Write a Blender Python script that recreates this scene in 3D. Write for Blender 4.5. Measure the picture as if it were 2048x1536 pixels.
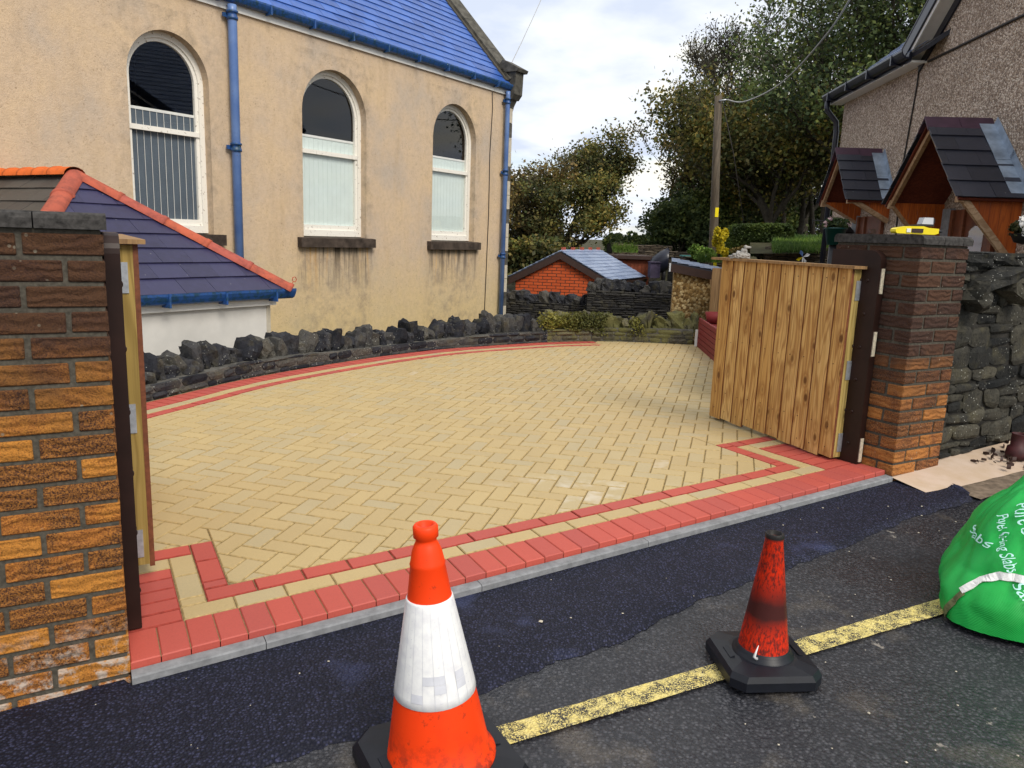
import bpy, bmesh, math, random
from mathutils import Vector, Matrix, noise
R = math.radians
random.seed(11)
for o in list(bpy.data.objects): bpy.data.objects.remove(o)
scene = bpy.context.scene
col = scene.collection

# ------------------------------------------------------------------ camera
EYE = 1.54
FPX = 1546.27
RX = Vector((0.99934, 0.006838, 0.03565)); UX = Vector((-0.0363, 0.18825, 0.98145)); FX = Vector((0.0, 0.982097, -0.188376))
cd = bpy.data.cameras.new('camera'); cam = bpy.data.objects.new('camera', cd); col.objects.link(cam)
cd.sensor_width = 36.0; cd.lens = FPX / 2048 * 36.0; cd.clip_start = 0.05; cd.clip_end = 3000
rm = Matrix((RX, UX, -FX)).transposed().to_4x4()
cam.matrix_world = Matrix.Translation((0, 0, EYE)) @ rm
scene.camera = cam

# ------------------------------------------------------------------ light
SUN_EL, SUN_AZ = 44.0, 146.0          # sun azimuth clockwise from +Y
wd = bpy.data.worlds.new('World'); scene.world = wd; wd.use_nodes = True
def build_world():
    nt = wd.node_tree; nt.nodes.clear()
    N = nt.nodes.new; L = nt.links.new
    out = N('ShaderNodeOutputWorld'); bg = N('ShaderNodeBackground'); bg.inputs['Strength'].default_value = 1.0
    sky = N('ShaderNodeTexSky'); sky.sky_type = 'NISHITA'; sky.sun_disc = False
    sky.sun_elevation = R(SUN_EL); sky.sun_rotation = R(SUN_AZ); sky.air_density = 1.0; sky.dust_density = 1.2
    sm = N('ShaderNodeMix'); sm.data_type = 'RGBA'; sm.blend_type = 'MULTIPLY'; sm.inputs[0].default_value = 1.0
    L(sky.outputs[0], sm.inputs[6]); sm.inputs[7].default_value = (0.10, 0.10, 0.10, 1)
    tc = N('ShaderNodeTexCoord'); sp = N('ShaderNodeSeparateXYZ'); L(tc.outputs['Generated'], sp.inputs[0])
    ab = N('ShaderNodeMath'); ab.operation = 'MAXIMUM'; L(sp.outputs[2], ab.inputs[0]); ab.inputs[1].default_value = 0.0
    ad = N('ShaderNodeMath'); ad.operation = 'ADD'; L(ab.outputs[0], ad.inputs[0]); ad.inputs[1].default_value = 0.16
    dv = N('ShaderNodeVectorMath'); dv.operation = 'DIVIDE'; L(tc.outputs['Generated'], dv.inputs[0])
    cb = N('ShaderNodeCombineXYZ'); [L(ad.outputs[0], cb.inputs[i]) for i in range(3)]; L(cb.outputs[0], dv.inputs[1])
    mp = N('ShaderNodeMapping'); L(dv.outputs[0], mp.inputs[0]); mp.inputs['Scale'].default_value = (0.75, 0.6, 2.0); mp.inputs['Location'].default_value = (2.3, 1.1, 0.3)
    n1 = N('ShaderNodeTexNoise'); L(mp.outputs[0], n1.inputs[0]); n1.inputs['Scale'].default_value = 1.5; n1.inputs['Detail'].default_value = 7; n1.inputs['Roughness'].default_value = 0.52
    n2 = N('ShaderNodeTexNoise'); L(mp.outputs[0], n2.inputs[0]); n2.inputs['Scale'].default_value = 2.6; n2.inputs['Detail'].default_value = 6; n2.inputs['Roughness'].default_value = 0.5
    r1 = N('ShaderNodeValToRGB'); L(n1.outputs[0], r1.inputs[0]); e = r1.color_ramp.elements
    e[0].position = 0.24; e[0].color = (0, 0, 0, 1); e[1].position = 0.42; e[1].color = (1, 1, 1, 1)
    r2 = N('ShaderNodeValToRGB'); L(n2.outputs[0], r2.inputs[0]); e = r2.color_ramp.elements
    e[0].position = 0.38; e[0].color = (0.46, 0.51, 0.61, 1); e[1].position = 0.62; e[1].color = (0.70, 0.68, 0.61, 1)
    m = e.new(0.5); m.color = (0.60, 0.63, 0.68, 1)
    mx = N('ShaderNodeMix'); mx.data_type = 'RGBA'; L(r1.outputs[0], mx.inputs[0]); L(sm.outputs[2], mx.inputs[6]); L(r2.outputs[0], mx.inputs[7])
    L(mx.outputs[2], bg.inputs[0]); L(bg.outputs[0], out.inputs[0])
build_world()
sd = bpy.data.lights.new('sun', 'SUN'); sun = bpy.data.objects.new('sun', sd); col.objects.link(sun)
sd.energy = 1.8; sd.angle = R(26); sd.color = (1.0, 0.93, 0.82)
_a, _e = R(SUN_AZ), R(SUN_EL)
sun.rotation_euler = Vector((math.sin(_a) * math.cos(_e), math.cos(_a) * math.cos(_e), math.sin(_e))).to_track_quat('Z', 'Y').to_euler()
scene.view_settings.view_transform = 'Standard'; scene.view_settings.look = 'None'
scene.view_settings.exposure = 0.70; scene.view_settings.gamma = 1.0; scene.view_settings.use_curve_mapping = False
scene.render.resolution_x = 1024; scene.render.resolution_y = 768
try: scene.cycles.max_bounces = 4; scene.cycles.diffuse_bounces = 3; scene.cycles.glossy_bounces = 2; scene.cycles.transparent_max_bounces = 8
except Exception: pass

# ------------------------------------------------------------------ frames of reference of the place
AZ = 0.513644
CA, SA = math.cos(AZ), math.sin(AZ)
OX, OY = -1.3207, 2.5034
WU = Vector((CA, SA, 0)); WV = Vector((-SA, CA, 0))
def uvp(u, v, z=0.0): return Vector((OX + u * CA - v * SA, OY + u * SA + v * CA, z))
def to_uv(x, y):
    dx, dy = x - OX, y - OY; return dx * CA + dy * SA, -dx * SA + dy * CA
def zs(u, v): return 0.17 + (0.0527 * u - 0.17) * math.exp(-max(v, -0.3) / 2.0)      # paved drive
def zr(u, v): return -0.075 + 0.0527 * u + 0.02 * min(v, 0.0)                          # road
def at(x, y, Y):
    d = FX + RX * ((x - 1024) / FPX) - UX * ((y - 768) / FPX); d = d * (Y / d.y); return Vector((d.x, d.y, d.z + EYE))
CHW = Vector((math.cos(R(57)), math.sin(R(57)), 0)); CHN = Vector((CHW.y, -CHW.x, 0)); CHA = Vector((-3.0393, 13.0, 0))
def ch(s, z, d=0.0): return CHA + CHW * s + CHN * d + Vector((0, 0, z))               # chapel side wall
HW = Vector((math.cos(R(85.7)), math.sin(R(85.7)), 0)); HN = Vector((-HW.y, HW.x, 0)); HA = Vector((5.0661, 8.0, 0))
def hs(s, z, d=0.0): return HA + HW * s + HN * d + Vector((0, 0, z))                  # cottage front wall

# ------------------------------------------------------------------ helpers
def tag(o, label=None, cat=None, group=None, kind=None):
    if label: o['label'] = label
    if cat: o['category'] = cat
    if group: o['group'] = group
    if kind: o['kind'] = kind
    return o
def empty(name, loc, label=None, cat=None, group=None):
    o = bpy.data.objects.new(name, None); o.empty_display_size = 0.1; col.objects.link(o); o.location = loc
    return tag(o, label, cat, group)
def origin(p):
    v = Vector((0, 0, 0))
    while p is not None: v += p.location; p = p.parent
    return v
class MB:
    def __init__(s): s.v = []; s.f = []; s.sm = []
    def add(s, vs, fs, smooth=False):
        k = len(s.v); s.v.extend([Vector(v) for v in vs]); s.f.extend([[i + k for i in f] for f in fs]); s.sm.extend([smooth] * len(fs)); return s
    def hexa(s, p):      # 8 points: bottom 4, top 4
        return s.add(p, [(3, 2, 1, 0), (4, 5, 6, 7), (0, 1, 5, 4), (1, 2, 6, 5), (2, 3, 7, 6), (3, 0, 4, 7)])
    def box(s, c, ax, ay, az_):   # centre and three half vectors
        c = Vector(c); ax = Vector(ax); ay = Vector(ay); az_ = Vector(az_)
        return s.hexa([c - ax - ay - az_, c + ax - ay - az_, c + ax + ay - az_, c - ax + ay - az_, c - ax - ay + az_, c + ax - ay + az_, c + ax + ay + az_, c - ax + ay + az_])
    def prism(s, loop, off):      # closed loop of points extruded by a vector
        n = len(loop); off = Vector(off); a = [Vector(p) for p in loop]
        return s.add(a + [p + off for p in a], [tuple(range(n - 1, -1, -1)), tuple(range(n, 2 * n))] + [(i, (i + 1) % n, n + (i + 1) % n, n + i) for i in range(n)])
    def tube(s, pts, rads, seg=8, cap=True, smooth=True):
        pts = [Vector(p) for p in pts]
        if not hasattr(rads, '__len__'): rads = [rads] * len(pts)
        vs = []; fs = []; up = None
        for i, p in enumerate(pts):
            t = (pts[min(i + 1, len(pts) - 1)] - pts[max(i - 1, 0)]).normalized()
            if up is None: up = t.orthogonal().normalized()
            else:
                up = up - t * up.dot(t); up = up.normalized() if up.length > 1e-6 else t.orthogonal().normalized()
            b = t.cross(up)
            for k in range(seg):
                a = 2 * math.pi * k / seg; vs.append(p + (up * math.cos(a) + b * math.sin(a)) * rads[i])
        for i in range(len(pts) - 1):
            for k in range(seg):
                k2 = (k + 1) % seg; fs.append((i * seg + k, i * seg + k2, (i + 1) * seg + k2, (i + 1) * seg + k))
        s.add(vs, fs, smooth)
        if cap:
            k = len(s.v) - len(vs); s.f.append([k + i for i in range(seg - 1, -1, -1)]); s.f.append([k + len(vs) - seg + i for i in range(seg)]); s.sm += [False, False]
        return s
    def lathe(s, c, prof, seg=24, smooth=True):
        c = Vector(c); vs = []; fs = []
        for r, z in prof:
            for k in range(seg):
                a = 2 * math.pi * k / seg; vs.append(c + Vector((r * math.cos(a), r * math.sin(a), z)))
        for i in range(len(prof) - 1):
            for k in range(seg):
                k2 = (k + 1) % seg; fs.append((i * seg + k, i * seg + k2, (i + 1) * seg + k2, (i + 1) * seg + k))
        return s.add(vs, fs, smooth)
    def mesh(s, name, base=Vector((0, 0, 0)), m=None):
        me = bpy.data.meshes.new(name); me.from_pydata([tuple(v - base) for v in s.v], [], s.f)
        me.polygons.foreach_set('use_smooth', s.sm)
        if m: me.materials.append(m)
        me.update(); return me
    def build(s, name, m, parent=None, loc=None):
        base = origin(parent) if parent else (Vector(loc) if loc is not None else Vector((0, 0, 0)))
        o = bpy.data.objects.new(name, s.mesh(name, base, m)); col.objects.link(o); o.parent = parent
        if parent is None: o.location = base
        return o
def place(name, me, mat4, parent):
    o = bpy.data.objects.new(name, me); col.objects.link(o); o.parent = parent
    o.matrix_basis = Matrix.Translation(-origin(parent)) @ mat4; return o
_bb = {}
def bevbox(sx, sy, sz, ch_, m, wob=0.0, seed=0):
    key = (round(sx, 4), round(sy, 4), round(sz, 4), ch_, m.name, wob, seed)
    if key in _bb: return _bb[key]
    rnd = random.Random(seed + 5); vs = []; idx = {}
    for i in (-1, 1):
        for j in (-1, 1):
            for k in (-1, 1):
                jit = Vector([rnd.uniform(-wob, wob) for _ in range(3)])
                for ax in range(3):
                    p = Vector((i * sx / 2, j * sy / 2, k * sz / 2)) + jit
                    for a2 in range(3):
                        if a2 != ax: p[a2] -= (i, j, k)[a2] * ch_
                    idx[(i, j, k, ax)] = len(vs); vs.append(p)
    fs = []
    for ax in range(3):
        o1, o2 = (ax + 1) % 3, (ax + 2) % 3
        for sgn in (-1, 1):
            q = []
            for a, b in ((-1, -1), (1, -1), (1, 1), (-1, 1)):
                c = [0, 0, 0]; c[ax] = sgn; c[o1] = a; c[o2] = b; q.append(idx[(c[0], c[1], c[2], ax)])
            fs.append(q if sgn > 0 else q[::-1])
        for a in (-1, 1):
            for b in (-1, 1):
                c0 = [0, 0, 0]; c1 = [0, 0, 0]; c0[ax] = -1; c1[ax] = 1
                for c in (c0, c1): c[o1] = a; c[o2] = b
                q = [idx[(*c0, o1)], idx[(*c1, o1)], idx[(*c1, o2)], idx[(*c0, o2)]]
                fs.append(q if a * b < 0 else q[::-1])
    for i in (-1, 1):
        for j in (-1, 1):
            for k in (-1, 1):
                q = [idx[(i, j, k, 0)], idx[(i, j, k, 1)], idx[(i, j, k, 2)]]; fs.append(q if i * j * k > 0 else q[::-1])
    me = bpy.data.meshes.new('piece'); me.from_pydata([tuple(v) for v in vs], [], fs); me.materials.append(m); me.update()
    _bb[key] = me; return me
def frame4(c, x, y, z): return Matrix(((x.x, y.x, z.x, c.x), (x.y, y.y, z.y, c.y), (x.z, y.z, z.z, c.z), (0, 0, 0, 1)))
def lump(m, rx, ry, rz, seed, amp=0.25, n=4, box=0.55, fq=1.6):
    """irregular stone: a noisy rounded cube"""
    vs = []; fs = []; vid = {}
    off = Vector((seed * 3.17, seed * 1.31, seed * 7.7))
    def vert(p):
        k = tuple(round(c, 4) for c in p)
        if k not in vid:
            d = Vector(p); sph = d.normalized(); q = d * box + sph * (1 - box) * 1.15
            q = q * (1 + amp * noise.noise(sph * fq + off) + amp * 0.4 * noise.noise(sph * fq * 2.7 + off))
            vid[k] = len(vs); vs.append((q.x * rx, q.y * ry, q.z * rz))
        return vid[k]
    for ax in range(3):
        for sg in (-1, 1):
            for i in range(n):
                for j in range(n):
                    q = []
                    for a, b in ((i, j), (i + 1, j), (i + 1, j + 1), (i, j + 1)):
                        c = [0, 0, 0]; c[ax] = sg; c[(ax + 1) % 3] = -1 + 2 * a / n; c[(ax + 2) % 3] = -1 + 2 * b / n; q.append(vert(c))
                    fs.append(q if sg > 0 else q[::-1])
    me = bpy.data.meshes.new('stone'); me.from_pydata(vs, [], fs); me.polygons.foreach_set('use_smooth', [n > 4] * len(fs)); me.materials.append(m); me.update(); return me
def clip(poly, a, b, c):       # keep a*x+b*y<=c
    out = []; n = len(poly)
    for i in range(n):
        p, q = poly[i], poly[(i + 1) % n]; dp = a * p[0] + b * p[1] - c; dq = a * q[0] + b * q[1] - c
        if dp <= 0: out.append(p)
        if dp * dq < 0:
            t = dp / (dp - dq); out.append((p[0] + t * (q[0] - p[0]), p[1] + t * (q[1] - p[1])))
    return out
def area(poly): return 0.5 * sum(poly[i][0] * poly[(i + 1) % len(poly)][1] - poly[(i + 1) % len(poly)][0] * poly[i][1] for i in range(len(poly)))
def inset(poly, d):
    n = len(poly); out = []
    for i in range(n):
        p0, p1, p2 = poly[i - 1], poly[i], poly[(i + 1) % n]
        e1 = Vector((p1[0] - p0[0], p1[1] - p0[1])); e2 = Vector((p2[0] - p1[0], p2[1] - p1[1]))
        if e1.length < 1e-6 or e2.length < 1e-6: out.append(p1); continue
        e1.normalize(); e2.normalize(); n1 = Vector((-e1.y, e1.x)); n2 = Vector((-e2.y, e2.x))
        k = 1 + n1.dot(n2); b = (n1 + n2) / max(k, 0.35); out.append((p1[0] + b.x * d, p1[1] + b.y * d))
    return out
def tidy(poly):
    out = []
    for p in poly:
        if not out or (abs(p[0] - out[-1][0]) + abs(p[1] - out[-1][1])) > 1e-4: out.append(p)
    if len(out) > 1 and abs(out[0][0] - out[-1][0]) + abs(out[0][1] - out[-1][1]) < 1e-4: out.pop()
    return out

# ------------------------------------------------------------------ materials
class G:
    def __init__(s, name, rough=0.8, spec=0.4):
        s.m = bpy.data.materials.new(name); s.m.use_nodes = True; s.nt = s.m.node_tree
        s.b = s.nt.nodes['Principled BSDF']; s.b.inputs['Roughness'].default_value = rough; s.b.inputs['Specular IOR Level'].default_value = spec
    def n(s, t, **k):
        x = s.nt.nodes.new(t)
        for a, b in k.items(): setattr(x, a, b)
        return x
    def l(s, a, b): s.nt.links.new(a, b)
    def inp(s, sock, v):
        if isinstance(v, bpy.types.NodeSocket): s.l(v, sock)
        elif isinstance(v, (tuple, list)): sock.default_value = tuple(v) + ((1,) if len(v) == 3 and len(sock.default_value) == 4 else ())
        else: sock.default_value = v
    def pos(s, sc=(1, 1, 1), obj=False, rnd=0.0, rot=(0, 0, 0)):
        c = s.n('ShaderNodeTexCoord').outputs['Object'] if obj else s.n('ShaderNodeNewGeometry').outputs['Position']
        if rnd:
            ad = s.n('ShaderNodeVectorMath', operation='ADD'); s.l(c, ad.inputs[0])
            cb = s.n('ShaderNodeCombineXYZ'); r = s.math('MULTIPLY', s.rand(), rnd)
            for i in range(3): s.l(r, cb.inputs[i])
            s.l(cb.outputs[0], ad.inputs[1]); c = ad.outputs[0]
        mp = s.n('ShaderNodeMapping'); s.l(c, mp.inputs[0]); mp.inputs['Scale'].default_value = sc; mp.inputs['Rotation'].default_value = rot
        return mp.outputs[0]
    def rand(s):
        a = s.n('ShaderNodeObjectInfo').outputs['Random']; b = s.n('ShaderNodeNewGeometry').outputs['Random Per Island']
        return s.math('FRACT', s.math('ADD', a, b))
    def math(s, op, a, b=None, c=None):
        x = s.n('ShaderNodeMath', operation=op); s.inp(x.inputs[0], a)
        if b is not None: s.inp(x.inputs[1], b)
        if c is not None: s.inp(x.inputs[2], c)
        return x.outputs[0]
    def noise(s, p, sc, det=4, ro=0.55, dist=0.0):
        x = s.n('ShaderNodeTexNoise'); s.l(p, x.inputs['Vector']); x.inputs['Scale'].default_value = sc; x.inputs['Detail'].default_value = det; x.inputs['Roughness'].default_value = ro; x.inputs['Distortion'].default_value = dist
        return x.outputs['Fac']
    def vor(s, p, sc, out='Distance', feat='F1'):
        x = s.n('ShaderNodeTexVoronoi', feature=feat); s.l(p, x.inputs['Vector']); x.inputs['Scale'].default_value = sc; return x.outputs[out]
    def wave(s, p, sc, dist=2.0, det=2.0, ax='X'):
        x = s.n('ShaderNodeTexWave', bands_direction=ax); s.l(p, x.inputs['Vector']); x.inputs['Scale'].default_value = sc; x.inputs['Distortion'].default_value = dist; x.inputs['Detail'].default_value = det
        return x.outputs['Fac']
    def ramp(s, f, stops):
        x = s.n('ShaderNodeValToRGB'); s.l(f, x.inputs[0]); e = x.color_ramp.elements
        while len(e) < len(stops): e.new(0.5)
        for el, (p, c) in zip(e, stops):
            el.position = p; el.color = (c, c, c, 1) if not hasattr(c, '__len__') else tuple(c) + (1,)
        return x.outputs[0]
    def mix(s, f, a, b, mode='MIX'):
        x = s.n('ShaderNodeMix', data_type='RGBA', blend_type=mode); s.inp(x.inputs[0], f); s.inp(x.inputs[6], a); s.inp(x.inputs[7], b); return x.outputs[2]
    def sep(s, p, i):
        x = s.n('ShaderNodeSeparateXYZ'); s.l(p, x.inputs[0]); return x.outputs[i]
    def bump(s, h, st=0.3, d=0.01):
        x = s.n('ShaderNodeBump'); s.l(h, x.inputs['Height']); x.inputs['Strength'].default_value = st; x.inputs['Distance'].default_value = d; s.l(x.outputs[0], s.b.inputs['Normal']); return s
    def col(s, c): s.inp(s.b.inputs['Base Color'], c); return s
    def rough(s, r): s.inp(s.b.inputs['Roughness'], r); return s
    def metal(s, v): s.b.inputs['Metallic'].default_value = v; return s
def plain(name, c, rough=0.6, spec=0.4, var=0.12, sc=30, bump=0.0, metal=0.0, bd=0.004):
    g = G(name, rough, spec); p = g.pos(); f = g.noise(p, sc, 5, 0.6)
    g.col(g.mix(g.ramp(f, [(0.3, 0.0), (0.7, 1.0)]), tuple(x * (1 - var) for x in c), tuple(min(1, x * (1 + var)) for x in c)))
    g.metal(metal)
    if bump: g.bump(f, bump, bd)
    return g.m
MAT = {}
def mats():
    # pavers
    def paver(name, a, b, c, efflo=False):
        g = G(name, 0.62, 0.45); p = g.pos(); r = g.rand()
        base = g.ramp(r, [(0.0, a), (0.45, b), (0.8, c), (1.0, a)])
        f = g.noise(p, 160, 3, 0.7); f2 = g.noise(p, 2.2, 5, 0.65)
        cc = g.mix(g.ramp(f, [(0.3, 0.0), (0.75, 0.35)]), base, tuple(x * 1.35 for x in b))
        cc = g.mix(g.ramp(f, [(0.2, 0.35), (0.42, 0.0)]), cc, tuple(x * 0.55 for x in b))
        cc = g.mix(g.ramp(f2, [(0.4, 0.0), (0.75, 0.30)]), cc, tuple(x * 0.75 for x in b))
        if efflo:
            px = g.math('SUBTRACT', g.sep(p, 0), 0.42); py = g.math('SUBTRACT', g.sep(p, 1), 4.15)
            d = g.math('SQRT', g.math('ADD', g.math('MULTIPLY', px, px), g.math('MULTIPLY', g.math('MULTIPLY', py, py), 2.2)))
            mk = g.math('MULTIPLY', g.ramp(d, [(0.25, 1.0), (0.62, 0.0)]), g.ramp(g.noise(p, 7, 3, 0.6), [(0.45, 0.0), (0.68, 0.6)]))
            mk = g.math('MULTIPLY', mk, g.ramp(r, [(0.5, 0.0), (0.55, 1.0)]))
            mk = g.math('MAXIMUM', mk, g.math('MULTIPLY', g.ramp(r, [(0.996, 0.0), (0.998, 0.35)]), g.ramp(g.noise(p, 12, 3, 0.6), [(0.4, 0.0), (0.6, 1.0)])))
            cc = g.mix(mk, cc, (0.62, 0.57, 0.48))
        g.col(cc); g.bump(f, 0.25, 0.002); return g.m
    MAT['pav_y'] = paver('yellow_paver', (0.41, 0.305, 0.15), (0.455, 0.34, 0.16), (0.385, 0.32, 0.195), True)
    MAT['pav_r'] = paver('red_paver', (0.40, 0.070, 0.052), (0.45, 0.078, 0.054), (0.36, 0.070, 0.058))
    MAT['sand'] = plain('jointing_sand', (0.24, 0.18, 0.095), 0.95, 0.1, 0.3, 60, 0.3)
    MAT['pav_y_edge'] = plain('shaded_sandy_yellow_edge', (0.385, 0.285, 0.135), 0.95, 0.1, 0.3, 50); MAT['pav_r_edge'] = plain('shaded_sandy_red_edge', (0.29, 0.05, 0.038), 0.95, 0.1, 0.3, 50)  # edges coloured darker for bevel shade as well as joint sand
    MAT['kerb'] = plain('kerb_concrete', (0.215, 0.22, 0.23), 0.85, 0.3, 0.25, 22, 0.3)
    # tarmac
    g = G('fresh_tarmac', 0.6, 0.3); p = g.pos(); v = g.vor(p, 95); f = g.noise(p, 300, 2, 0.6); big = g.noise(p, 2.2, 3, 0.6)
    cc = g.mix(g.math('MULTIPLY', g.ramp(g.vor(p, 95, 'Color'), [(0.25, 0.0), (0.95, 1.0)]), g.ramp(v, [(0.2, 1.0), (0.6, 0.0)])), (0.004, 0.005, 0.014), (0.048, 0.052, 0.110))
    cc = g.mix(g.ramp(big, [(0.58, 0.0), (0.72, 0.5)]), cc, (0.05, 0.065, 0.16))
    cc = g.mix(g.ramp(g.vor(p, 23, 'Color'), [(0.985, 0.0), (0.99, 0.5)]), cc, (0.2, 0.2, 0.22))
    g.col(cc); g.rough(g.ramp(big, [(0.45, 0.7), (0.7, 0.5)])); h = g.math('SUBTRACT', 1.0, v); g.bump(h, 1.0, 0.006); MAT['tar'] = g.m
    g = G('old_asphalt', 0.5, 0.5); p = g.pos(); v = g.vor(p, 80); f = g.noise(p, 240, 2, 0.6); big = g.noise(p, 1.7, 5, 0.6)
    cc = g.mix(g.math('MULTIPLY', g.ramp(g.vor(p, 80, 'Color'), [(0.25, 0.0), (0.95, 1.0)]), g.ramp(v, [(0.2, 1.0), (0.65, 0.0)])), (0.014, 0.015, 0.020), (0.085, 0.086, 0.098))
    cc = g.mix(g.ramp(f, [(0.62, 0.0), (0.72, 0.6)]), cc, (0.17, 0.16, 0.15))
    cc = g.mix(g.math('MULTIPLY', g.ramp(g.noise(p, 2.6, 4, 0.6), [(0.55, 0.0), (0.68, 0.45)]), g.ramp(f, [(0.35, 0.3), (0.7, 1.0)])), cc, (0.20, 0.165, 0.12))
    cc = g.mix(g.ramp(g.noise(p, 7.0, 5, 0.65), [(0.655, 0.0), (0.685, 0.75)]), cc, (0.30, 0.27, 0.235))
    g.col(cc); g.rough(g.ramp(big, [(0.40, 0.15), (0.58, 0.55)])); g.bump(g.math('ADD', g.math('SUBTRACT', 1.0, v), g.math('MULTIPLY', f, 0.8)), 0.6, 0.005); MAT['road'] = g.m
    g = G('worn_yellow_paint', 0.6, 0.4); p = g.pos(); v = g.vor(p, 110); f = g.noise(p, 190, 3, 0.7); f2 = g.noise(p, 18, 3, 0.6)
    k = g.math('ADD', g.ramp(f, [(0.50, 0.0), (0.56, 1.0)]), g.math('MULTIPLY', g.ramp(f2, [(0.45, -0.0), (0.62, 1.0)]), 0.8))
    cc = g.mix(g.math('MINIMUM', k, 1.0), (0.03, 0.03, 0.035), g.mix(g.noise(p, 60, 2), (0.70, 0.54, 0.10), (0.78, 0.68, 0.32)))
    g.col(cc); g.bump(g.math('SUBTRACT', 1.0, v), 0.8, 0.005); MAT['yline'] = g.m
    g = G('footway_concrete', 0.9, 0.2); p = g.pos(); f = g.noise(p, 6, 5, 0.6); f2 = g.noise(p, 90, 3, 0.7)
    cc = g.mix(g.ramp(f, [(0.35, 0.0), (0.7, 1.0)]), (0.56, 0.44, 0.35), (0.48, 0.36, 0.25)); cc = g.mix(g.ramp(f2, [(0.6, 0.0), (0.8, 0.4)]), cc, (0.25, 0.19, 0.14))
    g.col(cc); g.bump(f2, 0.3, 0.003); MAT['foot'] = g.m
    MAT['mud'] = plain('sandy_mud', (0.17, 0.13, 0.095), 0.9, 0.2, 0.4, 25, 0.6, bd=0.01)
    # bricks
    def brick(name, lightc, midc, darkc, zlo, zhi, white=True):
        g = G(name, 0.85, 0.3); p = g.pos(); r = g.rand(); pr = g.pos((1, 1, 1), rnd=37.0)
        f = g.noise(pr, 7, 3, 0.6, 0.4); fine = g.noise(p, 170, 4, 0.75)
        k = g.math('ADD', g.math('MULTIPLY', g.math('SUBTRACT', r, 0.5), 0.75), f)
        cc = g.ramp(k, [(0.30, lightc), (0.50, midc), (0.66, darkc)])
        cc = g.mix(g.ramp(fine, [(0.40, 0.0), (0.62, 0.55)]), cc, tuple(min(1, x * 1.6) for x in lightc))
        cc = g.mix(g.ramp(fine, [(0.28, 0.75), (0.48, 0.0)]), cc, (0.045, 0.018, 0.012))
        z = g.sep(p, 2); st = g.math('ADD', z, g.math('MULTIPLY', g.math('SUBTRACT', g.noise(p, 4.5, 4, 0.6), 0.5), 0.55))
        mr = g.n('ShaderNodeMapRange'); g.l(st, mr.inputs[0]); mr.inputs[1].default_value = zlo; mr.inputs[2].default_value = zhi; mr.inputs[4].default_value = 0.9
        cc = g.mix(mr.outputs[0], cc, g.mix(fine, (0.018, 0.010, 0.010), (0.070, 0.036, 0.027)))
        sp = g.vor(p, 26); cc = g.mix(g.math('MULTIPLY', g.ramp(sp, [(0.10, 0.8), (0.16, 0.0)]), g.ramp(g.noise(p, 5, 2), [(0.5, 0.0), (0.6, 0.8)])), cc, (0.36, 0.32, 0.24))
        if white:
            mr2 = g.n('ShaderNodeMapRange'); g.l(g.math('ADD', z, g.math('MULTIPLY', g.noise(p, 3, 2), 0.12)), mr2.inputs[0]); mr2.inputs[1].default_value = 0.26; mr2.inputs[2].default_value = 0.06
            cc = g.mix(g.math('MULTIPLY', mr2.outputs[0], g.ramp(g.noise(p, 22, 6, 0.7), [(0.48, 0.0), (0.60, 0.8)])), cc, (0.62, 0.55, 0.48))
        cr = g.wave(pr, 9, 9.0, 3.0, 'Z')
        g.col(cc); g.bump(g.math('ADD', fine, g.math('MULTIPLY', cr, 0.6)), 1.0, 0.010); return g.m
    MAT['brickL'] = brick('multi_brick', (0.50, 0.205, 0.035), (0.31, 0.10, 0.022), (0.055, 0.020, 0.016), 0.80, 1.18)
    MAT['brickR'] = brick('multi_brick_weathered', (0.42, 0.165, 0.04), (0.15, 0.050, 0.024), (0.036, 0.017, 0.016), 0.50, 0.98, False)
    MAT['mortar'] = plain('mortar', (0.078, 0.070, 0.056), 0.95, 0.1, 0.4, 70, 0.6)
    MAT['coping'] = plain('weathered_coping', (0.045, 0.042, 0.040), 0.85, 0.2, 0.6, 45, 0.6)
    # timber
    def wood(name, a, b, dk, obj_scale=(38, 38, 1.6), knots=True, rough=0.7):
        g = G(name, rough, 0.3); p = g.pos(obj_scale, rnd=31.0); q = g.pos((1, 1, 1), rnd=17.0); r = g.rand()
        ring = g.noise(g.pos((obj_scale[0] * 0.26, obj_scale[1] * 0.26, obj_scale[2] * 0.55), rnd=41.0), 1.0, 2, 0.5)
        ring = g.math('MULTIPLY_ADD', g.math('SINE', g.math('MULTIPLY', ring, 62.0)), 0.5, 0.5)
        f = g.noise(p, 1.0, 5, 0.62, 1.2); f2 = g.noise(g.pos((obj_scale[0] * 3, obj_scale[1] * 3, obj_scale[2] * 1.2), rnd=9.0), 1.0, 3, 0.6)
        cc = g.mix(g.ramp(f, [(0.32, 0.0), (0.68, 1.0)]), a, b)
        cc = g.mix(g.ramp(r, [(0.0, 0.0), (1.0, 0.75)]), cc, tuple((x + y) / 2 * z for x, y, z in zip(a, b, (0.72, 0.60, 0.42))))
        cc = g.mix(g.ramp(f2, [(0.52, 0.0), (0.76, 0.7)]), cc, dk)
        cc = g.mix(g.ramp(ring, [(0.40, 0.0), (1.0, 0.62)]), cc, dk)
        if knots:
            kv = g.vor(g.pos((8.5, 8.5, 5.2), rnd=23.0), 1.0); cc = g.mix(g.ramp(kv, [(0.10, 0.95), (0.20, 0.0)]), cc, tuple(x * 0.5 for x in dk))
            kr = g.ramp(kv, [(0.17, 0.0), (0.24, 0.5), (0.40, 0.0)]); cc = g.mix(kr, cc, dk)
        st = g.noise(g.pos((3, 3, 0.8)), 2.0, 3, 0.6); cc = g.mix(g.ramp(st, [(0.45, 0.0), (0.72, 0.55)]), cc, tuple(x * y for x, y in zip(a, (0.55, 0.48, 0.42))))
        g.col(cc); g.bump(f2, 0.2, 0.002); return g.m
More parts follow.
